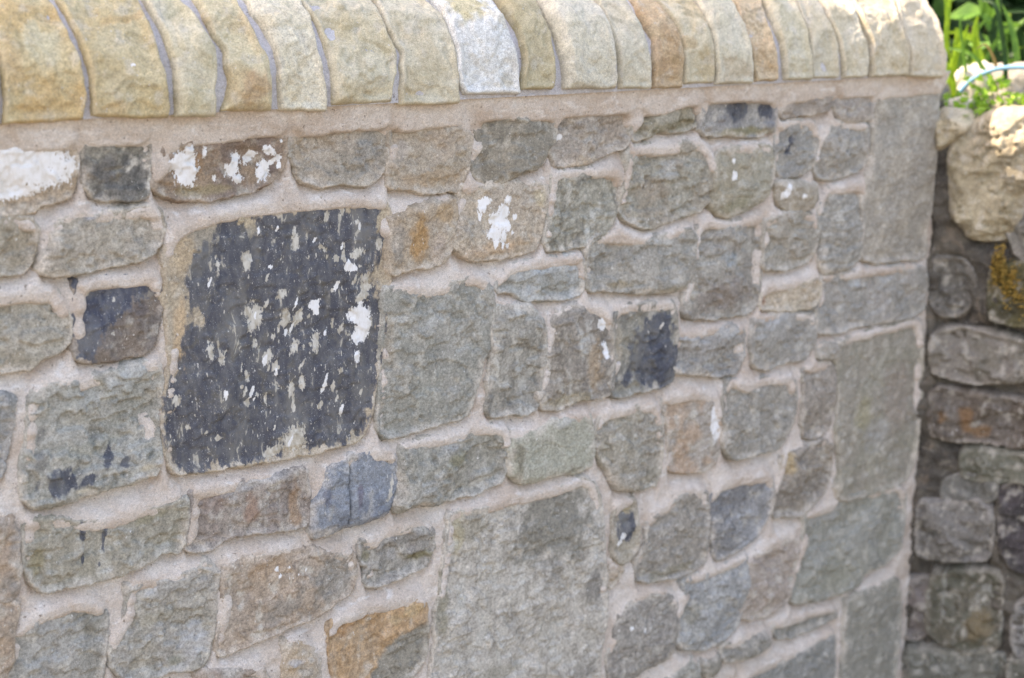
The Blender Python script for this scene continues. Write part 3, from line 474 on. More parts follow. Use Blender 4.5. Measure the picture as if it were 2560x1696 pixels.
([(772,755),(791,752),(804,737),(813,720),(816,694),(809,680),(775,690),(769,713),(771,735)],(182,160,132),(168,158,144),{},[('c',780,731,10.0,4.5,10,(160,162,166),0.8)],None),
([(664,749),(690,745),(738,730),(745,715),(741,697),(665,719)],(152,134,118),(142,134,122),{},[],None),
([(1006,862),(1029,864),(1058,861),(1105,863),(1140,861),(1171,860),(1197,864),(1218,866),(1236,856),(1247,829),(1252,791),(1256,736),(1261,698),(1259,661),(1253,625),(1249,598),(1245,542),(972,623),(977,666),(983,698),(983,733),(991,765),(996,797),(1002,830)],(182,177,167),(170,165,154),{'rough': 0.8,'mot': 1.3,'streak': 0.6},[('c',1171,813,70.4,60.1,0,(122,120,110),0.95),('c',1238,714,20.2,24.0,0,(126,123,118),0.85),('c',1037,842,29.3,20.2,0,(138,132,114),0.7),('c',1163,747,23.5,28.6,0,(140,137,130),0.6),('c',991,748,11.5,54.4,3,(128,124,102),0.75),('c',1217,598,33.7,16.9,0,(134,131,124),0.7),('c',1068,631,51.1,10.7,0,(140,136,118),0.5),('c',1017,840,9.7,33.5,0,(172,160,122),0.6)],'very large pale grey slab with dark stains along its top'),
([(1281,816),(1299,820),(1310,816),(1310,792),(1320,771),(1313,749),(1301,740),(1285,736),(1273,750),(1275,777),(1272,802)],(148,140,124),(152,144,126),{},[('d',1293,786,19.6,27.6,0,0.5),('w',1288,773,6.0,5.5,20),('w',1282,765,6.9,4.1,-20),('c',1296,811,11.5,9.2,0,(160,142,100),0.8)],'narrow stone with black stain and small white dab'),
([(1267,735),(1288,730),(1286,718),(1274,704),(1265,710)],(174,158,138),(166,152,134),{},[],None),
([(1356,793),(1375,796),(1398,810),(1443,803),(1449,777),(1448,729),(1442,700),(1415,691),(1378,690),(1321,702),(1316,722),(1329,752),(1333,777)],(146,142,135),(138,133,124),{},[('c',1378,699,53.7,7.7,-5,(124,118,94),0.6)],None),
([(1458,792),(1478,807),(1516,807),(1574,800),(1581,779),(1577,748),(1554,719),(1521,705),(1490,698),(1470,701),(1461,730),(1457,766)],(120,122,125),(138,141,145),{},[('c',1497,780,38.8,23.4,-20,(100,102,106),0.7)],None),
([(1602,826),(1629,831),(1690,836),(1705,823),(1704,793),(1692,755),(1665,742),(1649,729),(1607,734),(1585,741),(1586,776),(1598,803)],(132,125,116),(142,132,118),{},[('c',1608,817,13.7,21.9,0,(178,152,104),0.7)],'brown leaning stone with ochre upper left edge'),
([(1655,725),(1717,724),(1728,735),(1799,728),(1870,727),(1889,706),(1886,652),(1879,619),(1849,604),(1794,600),(1775,581),(1722,579),(1681,581),(1638,588),(1629,607),(1640,645),(1658,682)],(144,146,138),(138,139,128),{'rough': 0.9},[('c',1698,714,40.6,18.8,0,(164,168,168),0.6),('c',1720,609,53.4,32.1,0,(132,132,114),0.6)],'broad grey-green quoin stone at the wall end near the bottom'),
([(1761,563),(1812,568),(1877,569),(1889,531),(1890,464),(1886,420),(1885,352),(1762,389),(1756,467),(1755,522)],(138,137,126),(132,131,122),{'rough': 0.4},[],None),
([(1538,685),(1602,693),(1637,691),(1639,666),(1633,626),(1621,596),(1586,585),(1543,588),(1521,595),(1535,630)],(166,152,140),(160,148,138),{},[],None),
([(1408,679),(1466,679),(1517,684),(1532,684),(1534,650),(1525,612),(1514,579),(1483,569),(1452,565),(1407,576),(1396,594),(1397,633),(1414,654)],(140,143,143),(152,155,155),{'rough': 1.3},[('c',1417,624,22.6,15.8,0,(130,127,112),0.7),('c',1426,588,27.9,14.0,0,(160,162,158),0.6)],None),
([(1285,656),(1307,669),(1350,676),(1379,661),(1394,641),(1396,606),(1391,584),(1372,567),(1334,567),(1310,560),(1287,559),(1272,569),(1267,602),(1281,627)],(134,129,122),(142,138,131),{'rough': 0.6},[('w',1329,626,3.3,4.2,0),('w',1306,634,3.8,3.1,30)],'rounded dark grey stone right of the very large pale slab'),
([(1489,557),(1528,555),(1576,556),(1583,540),(1575,530),(1546,528),(1513,530),(1487,536)],(134,131,122),(140,137,128),{'rough': 1.3},[],None),
([(1596,557),(1623,560),(1680,560),(1730,552),(1733,540),(1684,536),(1639,533),(1605,540)],(136,135,127),(142,141,134),{},[],None),
([(1531,495),(1571,498),(1641,499),(1697,509),(1729,511),(1734,473),(1735,397),(1519,461)],(130,132,128),(138,139,136),{},[],None),
([(1378,532),(1398,547),(1427,552),(1439,539),(1445,489),(1374,510)],(148,148,140),(144,144,136),{},[],None),
([(1448,542),(1476,545),(1481,525),(1462,516),(1447,527)],(132,126,116),(126,122,110),{},[],None),
]
OLD_STONES=[
([(23,1245),(36,1280),(63,1300),(99,1316),(117,1319),(149,1313),(173,1294),(177,1241),(142,1209),(130,1188),(125,1162),(112,1136),(84,1130),(59,1132),(53,1145),(34,1160),(30,1197)],(172,160,132),(150,138,112),{'rough': 2.6,'proud': 34,'R': 30},[],'large tan boulder bulging from the old wall top'),
([(0,1307),(15,1315),(34,1308),(46,1297),(26,1283),(10,1268),(3,1264)],(190,178,150),(180,166,136),{'proud': 22,'R': 12},[],None),
([(97,1082),(142,1092),(165,1088),(175,1004),(131,1002),(102,1009),(97,1024)],(98,92,62),(82,78,58),{'proud': 14},[],'dark stone carrying a tuft of yellow moss'),
([(6,1086),(49,1088),(66,1061),(61,1021),(42,1005),(19,1004),(4,1029),(0,1059)],(108,104,97),(114,110,102),{'proud': 1},[],None),
([(117,1142),(137,1163),(156,1168),(164,1103),(133,1105)],(128,124,114),(120,116,108),{'proud': 8},[],None),
([(15,968),(56,981),(94,977),(151,969),(171,965),(172,924),(137,913),(70,903),(21,911),(13,933)],(138,131,121),(128,122,110),{'proud': 10},[],None),
([(19,874),(32,883),(62,879),(101,878),(158,873),(178,870),(182,812),(125,811),(86,810),(47,807),(23,812),(18,834)],(112,103,94),(104,92,80),{'proud': 10},[('c',37,841,11.8,10.4,0,(138,104,70),0.7),('c',73,841,11.7,22.6,0,(138,102,68),0.7),('c',95,824,19.3,12.3,0,(130,98,66),0.7)],'dark brown old wall stone with rusty orange stains'),
([(72,787),(107,794),(164,792),(184,791),(187,755),(129,752),(83,747),(72,753)],(120,119,104),(112,112,98),{'proud': 10},[],None),
([(138,738),(167,751),(187,754),(198,605),(178,606),(157,615),(141,637),(136,692)],(78,72,74),(70,66,66),{'proud': 9},[],'nearly black old wall stone at the right edge'),
([(8,692),(54,697),(97,708),(106,699),(120,691),(121,647),(117,618),(70,609),(26,605),(13,610)],(132,128,122),(124,120,113),{'proud': 12},[('c',35,646,8.0,8.6,0,(96,96,92),0.7),('c',89,647,11.8,10.6,0,(106,104,100),0.6)],'squared light grey stone in the old wall'),
([(42,573),(82,585),(127,594),(143,584),(142,543),(142,466),(100,457),(61,462),(39,478),(33,510),(35,548)],(104,103,89),(112,107,92),{'proud': 10,'streak': 0.5},[('c',115,505,21.7,34.6,0,(120,104,76),0.7)],'olive green stone in the lower old wall'),
([(2,436),(50,442),(111,448),(156,454),(163,383),(4,345)],(122,122,112),(114,114,104),{'proud': 10},[],None),
([(166,450),(189,452),(215,454),(219,396),(171,384)],(108,108,97),(102,102,93),{'proud': 10},[],None),
([(170,538),(203,566),(212,462),(179,463),(169,494)],(122,120,116),(114,112,108),{'proud': 8},[],None),
([(44,730),(81,748),(122,742),(124,719),(93,706),(46,707)],(112,111,105),(118,117,111),{'proud': 4},[],None),
([(-8,551),(28,560),(33,521),(31,476),(14,457),(-7,459)],(136,127,122),(126,120,114),{'proud': 3},[],None),
]
COPING=[
([(410,3),(413,36),(414,58),(408,87),(403,122),(401,141)],[(476,3),(479,33),(480,51),(479,71),(475,105),(471,140)],(192,174,132),(184,164,120),{},[],None),
([(481,5),(484,27),(485,46),(485,63),(485,77),(484,97),(482,121),(479,140)],[(558,5),(563,23),(564,48),(563,69),(559,91),(556,115),(554,135),(553,140)],(194,174,128),(186,158,106),{'sat': 0.8},[('c',495,63,10.9,32.7,0,(190,160,112),0.6),('c',529,25,27.6,14.6,10,(188,158,106),0.6),('c',528,85,18.7,27.8,0,(196,186,150),0.7),('c',506,85,2.4,16.6,0,(150,136,96),0.6)],'wide ochre coping stone at the left'),
([(570,9),(571,29),(571,54),(569,81),(567,103),(565,124),(564,139)],[(647,2),(649,26),(647,52),(646,76),(646,102),(645,126),(645,139)],(190,174,132),(182,162,116),{'sat': 0.78},[('c',618,114,34.9,6.2,-8,(182,152,100),0.7),('c',591,15,21.1,8.7,0,(186,156,106),0.6),('c',599,41,17.2,11.2,0,(176,160,122),0.6),('w',615,58,2.7,1.8,10)],None),
([(658,3),(659,32),(660,49),(660,74),(657,100),(655,124),(656,139)],[(700,2),(701,33),(706,51),(708,73),(702,97),(697,122),(692,138)],(200,190,156),(190,178,138),{},[],None),
([(707,7),(714,18),(720,38),(717,56),(720,74),(713,91),(711,114),(712,138)],[(765,4),(767,31),(767,62),(762,82),(757,108),(756,131),(757,138)],(196,184,148),(184,166,128),{'sat': 0.85},[('c',744,31,19.2,19.7,0,(176,148,112),0.85)],None),
([(778,4),(776,27),(779,52),(778,79),(774,103),(768,123),(770,138)],[(832,1),(833,23),(831,53),(830,77),(833,103),(835,116),(835,135),(835,137)],(204,195,166),(196,184,150),{},[('c',792,38,10.7,8.0,0,(188,168,128),0.5),('c',810,56,9.3,6.9,0,(186,166,122),0.6),('c',817,15,17.2,12.2,0,(210,204,180),0.6)],None),
([(842,7),(842,36),(842,60),(841,77),(840,103),(839,118),(839,137)],[(917,7),(918,29),(925,46),(928,65),(924,88),(925,115),(926,130),(926,137)],(200,190,156),(188,174,134),{'rough': 1.4},[('c',874,106,12.9,25.2,0,(186,168,122),0.6),('c',881,61,6.5,28.9,30,(178,166,130),0.7)],None),
([(929,3),(928,22),(933,36),(931,53),(939,64),(930,75),(928,97),(928,117),(931,137)],[(1007,1),(1008,26),(1009,52),(1008,82),(1008,106),(1003,122),(1000,136)],(200,191,160),(190,176,140),{},[('c',965,40,34.5,17.1,0,(184,170,132),0.7)],None),
([(1018,12),(1010,19),(1008,39),(1011,62),(1008,90),(1010,114),(1010,131),(1009,136)],[(1092,9),(1092,23),(1093,53),(1089,77),(1089,101),(1089,128),(1089,135)],(206,209,204),(198,200,194),{'rough': 1.2},[('c',1041,122,30.7,27.9,0,(190,176,124),0.9),('c',1077,100,22.2,11.1,0,(212,200,168),0.5),('c',1077,25,11.2,8.9,0,(178,168,140),0.6)],'bluish white coping stone with a yellow stain at its top'),
([(1099,14),(1099,33),(1105,45),(1107,70),(1105,94),(1101,117),(1102,135)],[(1142,13),(1147,25),(1149,51),(1150,72),(1151,102),(1154,128),(1154,135)],(184,170,128),(174,158,112),{},[],None),
([(1163,12),(1162,36),(1160,59),(1159,85),(1157,106),(1158,125),(1160,135)],[(1242,10),(1244,31),(1244,57),(1245,73),(1249,107),(1246,127),(1244,134)],(200,194,170),(192,184,156),{},[],None),
([(1252,9),(1251,31),(1252,53),(1250,75),(1252,107),(1252,124),(1255,134)],[(1302,7),(1303,39),(1302,67),(1300,98),(1300,119),(1301,134)],(198,191,164),(188,178,148),{},[],None),
([(1309,7),(1310,29),(1310,55),(1317,72),(1310,86),(1308,104),(1313,126),(1316,134)],[(1357,6),(1358,37),(1362,66),(1360,82),(1357,105),(1353,123),(1353,133)],(188,160,118),(178,144,100),{},[('c',1344,43,9.9,8.9,0,(160,128,82),0.8),('c',1318,47,8.6,35.4,0,(172,134,92),0.5)],'narrow orange-brown coping stone near the middle'),
([(1362,11),(1362,37),(1364,62),(1365,83),(1362,107),(1359,126),(1359,133)],[(1413,10),(1415,36),(1417,66),(1417,88),(1420,113),(1422,133)],(196,184,148),(186,168,126),{},[('c',1373,64,13.3,13.6,0,(184,154,102),0.7)],None),
([(1418,9),(1418,36),(1418,52),(1421,84),(1419,94),(1422,118),(1425,133)],[(1481,7),(1481,37),(1481,68),(1481,93),(1479,117),(1483,133)],(198,191,164),(190,182,152),{},[('c',1447,25,28.2,18.2,0,(184,168,136),0.8)],None),
([(1493,10),(1485,30),(1485,54),(1482,78),(1483,101),(1488,120),(1490,132)],[(1531,9),(1529,36),(1527,62),(1527,90),(1536,119),(1543,132)],(192,168,128),(184,154,112),{},[],'narrow orange-tan coping stone towards the right'),
([(1549,10),(1544,32),(1545,55),(1542,80),(1542,110),(1549,132)],[(1597,8),(1594,34),(1596,66),(1597,89),(1600,111),(1608,132)],(198,190,160),(186,176,140),{},[],None),
([(1602,10),(1599,34),(1600,57),(1604,85),(1604,102),(1616,132)],[(1653,8),(1653,34),(1655,65),(1653,84),(1650,101),(1657,131)],(196,187,158),(186,174,140),{},[],None),
([(1665,8),(1663,34),(1661,61),(1658,84),(1654,99),(1665,131)],[(1710,8),(1714,36),(1713,62),(1709,79),(1716,108),(1718,128),(1718,131)],(196,187,158),(188,176,142),{},[],None),
([(1722,8),(1722,36),(1725,65),(1718,85),(1722,112),(1726,131)],[(1797,7),(1800,30),(1800,47),(1794,72),(1799,99),(1815,130)],(194,182,150),(182,166,128),{},[],None),
([(1806,6),(1807,34),(1805,45),(1799,70),(1803,97),(1821,130)],[(1877,0),(1887,11),(1886,30),(1885,54),(1887,81),(1887,101),(1886,118),(1889,130)],(196,184,154),(190,176,144),{},[],'end coping stone beside the garden plants'),
]
BLADES=[(5,[(1997,60,1390),(1997,60,1433),(1998,58,1482),(1998,58,1506)],1),(6,[(2062,63,1318),(2055,78,1375),(2056,77,1406),(2067,53,1435),(2073,40,1457)],0),(6,[(2036,71,1372),(2037,69,1413),(2038,68,1435),(2035,73,1437)],1),(7,[(2065,34,1367),(2062,40,1389),(2057,51,1420),(2057,51,1444),(2058,48,1457)],1),(6,[(2059,46,1420),(2054,57,1423),(2047,72,1432),(2038,92,1430)],1),(5,[(2084,63,1355),(2091,48,1394),(2096,38,1416),(2099,31,1432)],0),(5,[(2026,69,1377),(2028,64,1395),(2034,53,1423),(2036,49,1445)],1),(5,[(2096,14,1389),(2091,25,1426),(2087,33,1469),(2085,38,1500)],0),(5,[(2085,110,1347),(2090,98,1353),(2098,81,1351),(2104,69,1345)],1),(4,[(2016,67,1358),(2022,55,1361),(2026,46,1356),(2031,34,1349)],1),(6,[(2120,10,1369),(2117,16,1413),(2112,27,1450),(2106,40,1475)],0)]
HOSE=[(1994,44,1317),(1998,35,1329),(2001,28,1343),(2007,17,1358),(2014,1,1370),(2023,-18,1378),(2032,-37,1381),(2040,-55,1382),(2055,-88,1379),(2075,-130,1371)]
ROCKS=[((2044,32,1344),0.03,0.042,(214,206,190)),((2093,-3,1342),0.05,0.04,(160,154,142)),((1996,62,1333),0.012,0.02,(150,146,140)),((1969,3,1321),0.022,0.014,(204,196,178)),((2020,-35,1324),0.03,0.018,(150,140,122))]
LOWPLANTS=[(1975,13,1326),(1958,-21,1309),(1966,-37,1304),(1994,-28,1332),(1994,-51,1322),(1979,-18,1323),(2003,-69,1327),(1953,-10,1303),(2029,-8,1354)]
BIGPLANTS=[(2194,160,1441),(2231,128,1407),(2170,163,1394),(2260,112,1441),(2270,186,1466),(2221,102,1375),(2182,138,1382)]

# ================================================================== SETTING
rnd = random.Random(3)
def grid_sheet(x0, x1, y0, y1, n, zf):
    gx, gy = np.meshgrid(np.linspace(x0, x1, n), np.linspace(y0, y1, n)); x = gx.ravel(); y = gy.ravel()
    idx = np.arange(n * n).reshape(n, n)
    F = np.stack([idx[:-1, :-1], idx[:-1, 1:], idx[1:, 1:], idx[1:, :-1]], -1).reshape(-1, 4)
    return np.stack([x, y, zf(x, y)], 1), F
M_GROUND = plain('dark_gravel_ground', (118, 110, 97), (98, 92, 82), 30)
V, F = grid_sheet(-60, 60, -60, 60, 120, lambda x, y: np.zeros_like(x))
g = mesh_np('ground', V, F, M_GROUND); g['kind'] = 'structure'; g['label'] = 'gravel ground in front of the wall'

# ================================================================== THE POINTED STONE WALL
XE = 1.914
FR = Frame((0, 0, 0), (1, 0, 0), (0, -1, 0))
wall = empty('stone_wall', (1.1, .13, 0), 'pale pointed rubble stone wall with rounded sandstone coping, filling most of the view', 'wall'); wall['kind'] = 'thing'

# mortar: a thick body whose face is a height field pressed between the stones
def inside_map(gu, gv, polys):
    d = np.full(gu.shape, -1.0)
    for P in polys:
        mn = P.min(0) - .06; mx = P.max(0) + .06
        m = (gu > mn[0]) & (gu < mx[0]) & (gv > mn[1]) & (gv < mx[1])
        if m.any(): d[m] = np.maximum(d[m], sdf(gu[m], gv[m], P))
    return d
POLYS = [chaikin(np.array(q[0]) / 1000.) for q in STONES]

# courses beyond the picture (left of it and down to the ground), joined
def filler(fr, u0, u1, v0, v1, polys, seed, palette, frame_ok):
    rs = np.random.RandomState(seed); out = []
    v = v0 + .01
    while v < v1 - .03:
        hh = rs.uniform(.07, .13); u = u0 + rs.uniform(0, .05)
        while u < u1 - .03:
            w = rs.uniform(.09, .21); x1 = min(u + w, u1 - .005); y1 = min(v + hh, v1 - .005)
            P = np.array([(u + .006, v + .006), (x1 - .008, v + .006 + rs.uniform(-.006, .008)), (x1 - .006, y1 - .008), (u + .008, y1 - .008 + rs.uniform(-.008, .006))])
            mid = (P + np.roll(P, -1, 0)) / 2 + rs.uniform(-.006, .006, (4, 2)); Q = np.empty((8, 2)); Q[::2] = P; Q[1::2] = mid
            ok = x1 - u > .05 and y1 - v > .04 and frame_ok(Q)
            if ok:
                su, sv = [a.ravel() for a in np.meshgrid(np.linspace(Q[:, 0].min(), Q[:, 0].max(), 9), np.linspace(Q[:, 1].min(), Q[:, 1].max(), 9))]
                if len(polys): ok = inside_map(su, sv, polys).max() < -.006
            if ok: out.append((Q * 1000, palette[rs.randint(len(palette))], palette[rs.randint(len(palette))], {}, [], None))
            u = x1 + .008
        v += hh + .012
    return out
PAL = [(150, 146, 136), (142, 144, 134), (158, 148, 130), (138, 132, 122), (166, 152, 132), (148, 148, 144)]
def _fr_floor(u):     # lower limit of what the picture shows on the wall
    return np.interp(u, [.44, 1.1, 1.92], [.80, .64, .37])
def build_filler(fr, lst, material, parent, name, seed, res=.006):
    Vs = []; Fs = []; Cs = []; Ms = []; n = 0
    for i, q in enumerate(lst):
        u, v, h, F, col, mk, pl = stone_sheet(q[0], q[1], q[2], q[3], q[4], seed + i, res)
        V = fr.at(u, v, h)
        if fr.flip: F = F[:, ::-1]
        V, F, col, mk = skirt(V, F, -fr.n, .04, col, mk)
        Vs.append(V); Fs.append(F + n); Cs.append(col); Ms.append(mk); n += len(V)
    V = np.concatenate(Vs)
    ob = mesh_np(name, V, np.concatenate(Fs), material, True, np.concatenate(Cs), np.concatenate(Ms), parent, V.mean(0)); ob['kind'] = 'stuff'
    return ob
fill = filler(FR, -.80, .41, 0, 1.36, POLYS, 11, PAL, lambda Q: True)
fill += filler(FR, .41, XE - .01, 0, .80, POLYS, 12, PAL, lambda Q: bool((Q[:, 1] < _fr_floor(Q[:, 0]) - .02).all()))
build_filler(FR, fill, M_STONE, wall, 'outlying_stonework', 900)
POLYS_ALL = POLYS + [chaikin(q[0] / 1000.) for q in fill]

def mortar_body(fr, u0, u1, v0, v1, res, polys, thick, material, parent, name, seed, amp=1.05, rec=.014, flush=.0045, fillet=0.):
    nx = int((u1 - u0) / res) + 1; ny = int((v1 - v0) / res) + 1
    gu, gv = np.meshgrid(np.linspace(u0, u1, nx), np.linspace(v0, v1, ny))
    d = inside_map(gu.ravel(), gv.ravel(), polys).reshape(ny, nx)
    st = d > 0; cap = .045
    up = np.full((ny, nx), cap); dn = np.full((ny, nx), cap); r = (v1 - v0) / (ny - 1)
    for j in range(ny):
        dn[j] = np.where(st[j], 0, np.minimum(cap, (dn[j - 1] if j else cap) + r))
        k = ny - 1 - j; up[k] = np.where(st[k], 0, np.minimum(cap, (up[k + 1] if j else cap) + r))
    bed = sst(.075, .045, up + dn)
    t = up / (up + dn + 1e-6)
    hb = -rec + (rec + flush) * sst(0.0, .9, t)
    x = gu.ravel(); y = gv.ravel()
    n = (.0026 * fbm(x * 20, y * 30, 4, seed) + .0013 * fbm(x * 95, y * 130, 4, seed + 1)).reshape(ny, nx)
    lane = (.0011 * ridged(x * 26, y * 34, 2, seed + 2)).reshape(ny, nx)
    h = bed * hb + (1 - bed) * (-.0004) + amp * (n + lane)
    h = h + fillet * np.clip((gv - 1.336) / .042, 0, 1)
    known = ~st; hk = np.where(known, h, 0.)
    for _ in range(5):
        pk = np.pad(known.astype(float), 1); ph_ = np.pad(hk * known, 1)
        cn = pk[:-2, 1:-1] + pk[2:, 1:-1] + pk[1:-1, :-2] + pk[1:-1, 2:]; sm = ph_[:-2, 1:-1] + ph_[2:, 1:-1] + ph_[1:-1, :-2] + ph_[1:-1, 2:]
        new = (~known) & (cn > 0); hk = np.where(new, sm / np.maximum(cn, 1) - .0006, hk); known = known | new
    h = np.where(known, hk, -.012)
    for _ in range(2):
        p = np.pad(h, 1, mode='edge'); h = (p[:-2, 1:-1] + p[2:, 1:-1] + p[1:-1, :-2] + p[1:-1, 2:] + 2 * h) / 6
    V = fr.at(x, y, h.ravel())
    idx = np.arange(nx * ny).reshape(ny, nx)
    F = np.stack([idx[:-1, :-1], idx[:-1, 1:], idx[1:, 1:], idx[1:, :-1]], -1).reshape(-1, 4)
    deep = (d.ravel() < -0.0) | (d.ravel() < .012)
    F = F[deep[F].any(1)]
    if fr.flip: F = F[:, ::-1]
    # thick body behind the face
    b = [fr.at(np.array([uu]), np.array([vv]), np.array([hh]))[0] for hh in (-.02, -thick) for vv in (v0, v1) for uu in (u0, u1)]
    n0 = len(V)
    B = np.array([[0, 1, 3, 2], [4, 6, 7, 5], [0, 4, 5, 1], [2, 3, 7, 6], [0, 2, 6, 4], [1, 5, 7, 3]]) + n0
    bd = np.concatenate([idx[0], idx[:, -1], idx[-1][::-1], idx[::-1, 0]])
    V = np.concatenate([V, np.array(b)]); m = len(V)
    V = np.concatenate([V, V[bd] - fr.n[None] * .024])
    k = len(bd); a = np.arange(k - 1)
    Sk = np.stack([bd[a + 1], bd[a], m + a, m + a + 1], 1)
    if fr.flip: Sk = Sk[:, ::-1]
    return mesh_np(name, V, np.concatenate([F, B, Sk]), material, True, None, None, parent, V.mean(0))
mortar_body(FR, .40, XE, .36, 1.378, .0022, POLYS_ALL, .26, M_MORTAR, wall, 'mortar', 5, fillet=.017)
lowm = mortar_body(FR, .40, XE, 0, .3598, .006, POLYS_ALL, .26, M_MORTAR, wall, 'mortar_footing', 6)
leftm = mortar_body(FR, -.80, .3998, 0, 1.378, .006, POLYS_ALL, .26, M_MORTAR, wall, 'mortar_beyond', 7, fillet=.017)

for i, q in enumerate(STONES):
    build_stone(FR, q, 100 + i, .0019, M_STONE, wall)

# coping -------------------------------------------------------------
YC, ZC, CA, CB, ZB = .13, 1.39, .16, .13, 1.368
_ph = np.linspace(0, np.pi, 721)
_py = np.concatenate([[YC - CA], YC - CA * np.cos(_ph), [YC + CA]]); _pz = np.concatenate([[ZB - .02], ZC + CB * np.sin(_ph), [ZB - .02]])
_ps = np.concatenate([[0], np.cumsum(np.hypot(np.diff(_py), np.diff(_pz)))]) - .02
_ty = np.gradient(_py, _ps); _tz = np.gradient(_pz, _ps); _tl = np.hypot(_ty, _tz); _ny = -_tz / _tl; _nz = _ty / _tl
S_END = _ps[-1] - .02
def cop_at(u, s, h):
    y = np.interp(s, _ps, _py); z = np.interp(s, _ps, _pz); ny = np.interp(s, _ps, _ny); nz = np.interp(s, _ps, _nz)
    return np.stack([u, y + h * ny, z + h * nz], 1), np.stack([np.zeros_like(u), ny, nz], 1)
def coping_sheet(L, Rr, c1, c2, o, feats, seed, res=.002, fine=True):
    rs = np.random.RandomState(seed)
    L = np.array(sorted(L, key=lambda p: p[1])) / 1000.; Rr = np.array(sorted(Rr, key=lambda p: p[1])) / 1000.
    s0 = (L[0, 1] + Rr[0, 1]) / 2
    sm = max(L[-1, 1], Rr[-1, 1])
    s = np.concatenate([np.arange(s0, sm + .04, res), np.arange(sm + .04, S_END, .006 if fine else .015)])
    w = max(L[:, 0].max(), Rr[:, 0].max()) - min(L[:, 0].min(), Rr[:, 0].min())
    nt = max(6, int(w / res)); t = np.linspace(0, 1, nt)
    lo = np.interp(s, L[:, 1], L[:, 0]); ro = np.interp(s, Rr[:, 1], Rr[:, 0])
    ker = np.ones(7) / 7
    sm_ = lambda a: np.convolve(np.pad(a, 3, mode='edge'), ker, 'valid')
    lo = sm_(lo) - .0016 + .0016 * fbm(s * 55, s * 0 + seed, 3, seed); ro = sm_(ro) + .0016 + .0016 * fbm(s * 55, s * 0 - seed, 3, seed + 1)
    tt, ss = np.meshgrid(t, s)
    u = (lo[:, None] + (ro - lo)[:, None] * tt).ravel(); sv = ss.ravel()
    # bottom edge runs from the left to the right foot and is a little ragged
    foot = (L[0, 1] + (Rr[0, 1] - L[0, 1]) * tt).ravel() + .0012 * fbm(u * 60, u * 0 + seed, 3, seed + 2)
    sv = np.where(ss.ravel() < s0 + .03, sv + (foot - s0) * np.clip(1 - (ss.ravel() - s0) / .03, 0, 1), sv)
    wd = (ro - lo)[:, None]
    de = np.minimum(np.minimum(tt * wd, (1 - tt) * wd).ravel(), ss.ravel() - s0)
    de = np.minimum(de, S_END - ss.ravel())
    Re = .0042 * (1 + .6 * fbm(u * 40, sv * 40, 2, seed + 3))
    k = np.clip(1 - de / Re, 0, 1)
    # a broken, hammer-dressed face
    ro_ = o.get('rough', 1.0); fade = sst(0, .012, de)
    h = rs.uniform(-.002, .004) - .008 * k ** 2
    q = fbm(u * 14, sv * 15, 3, seed + 4) * 3
    h = h + fade * ro_ * (.0020 * fbm(u * 17, sv * 17, 4, seed + 5) + .0010 * ridged(u * 42, sv * 42, 3, seed + 6) + .0008 * fbm(u * 170, sv * 170, 3, seed + 7) + .0022 * (np.floor(q) + sst(.44, .56, q - np.floor(q)) + 1) + facets(u, np.where(sv < .16, sv, .16), seed, 9, .24, .011) + .004)
    V, N = cop_at(u, sv, h)
    oo = dict(o); oo.setdefault('streak', .05); oo.setdefault('smear', .12); oo.setdefault('mot', .8); oo.setdefault('sat', .68)
    col, mk, _ = paint(u, sv, de, c1, c2, feats, oo, seed)
    n_s = len(s); idx = np.arange(n_s * nt).reshape(n_s, nt)
    F = np.stack([idx[:-1, :-1], idx[:-1, 1:], idx[1:, 1:], idx[1:, :-1]], -1).reshape(-1, 4)
    return (*skirt(V, F, -N, .04, col, mk), u.mean())
cu0, cu1 = -.80, XE - .022
# mortar bed of the coping: core with the joints showing between the stones
gu, gs = np.meshgrid(np.linspace(cu0, cu1 - .004, 560), np.concatenate([np.arange(.006, .22, .003), np.arange(.22, S_END - .006, .012)]))
u = gu.ravel(); sv = gs.ravel()
Vc, _ = cop_at(u, sv, -.0085 + .0016 * fbm(u * 30, sv * 14, 3, 70) + .0006 * fbm(u * 150, sv * 150, 2, 71))
ns, nu = gu.shape; idx = np.arange(ns * nu).reshape(ns, nu)
Fc = np.stack([idx[:-1, :-1], idx[:-1, 1:], idx[1:, 1:], idx[1:, :-1]], -1).reshape(-1, 4)
n0 = len(Vc)
Vc = np.concatenate([Vc, [[cu0, YC, ZB + .02], [cu1 - .004, YC, ZB + .02]]])
T3 = np.concatenate([np.stack([idx[1:, 0], idx[:-1, 0], np.full(ns - 1, n0)], 1), np.stack([idx[:-1, -1], idx[1:, -1], np.full(ns - 1, n0 + 1)], 1),
                     np.array([[idx[0, 0], idx[-1, 0], n0], [idx[-1, -1], idx[0, -1], n0 + 1]])])
und = np.array([[idx[0, -1], idx[0, 0], idx[-1, 0], idx[-1, -1]]])
coping = mesh_np('coping', Vc, np.concatenate([Fc, und]), M_CMORTAR, True, None, None, wall, (1.1, YC, ZB), F3=T3)
coping['label'] = 'rounded coping of narrow sandstone blocks set on edge'
for i, (L, Rr, c1, c2, o, feats, label) in enumerate(COPING):
    V, F, col, mk, um = coping_sheet(L, Rr, c1, c2, o, feats, 300 + i)
    ob = mesh_np('coping_stone', V, F, M_COPING, True, col, mk, coping, (um, 0, ZC))
    if label: ob['label'] = label
Vs = []; Fs = []; Cs = []; Ms = []; n = 0; x = min(p[0] for p in COPING[0][0]) / 1000. - .012; k = 0
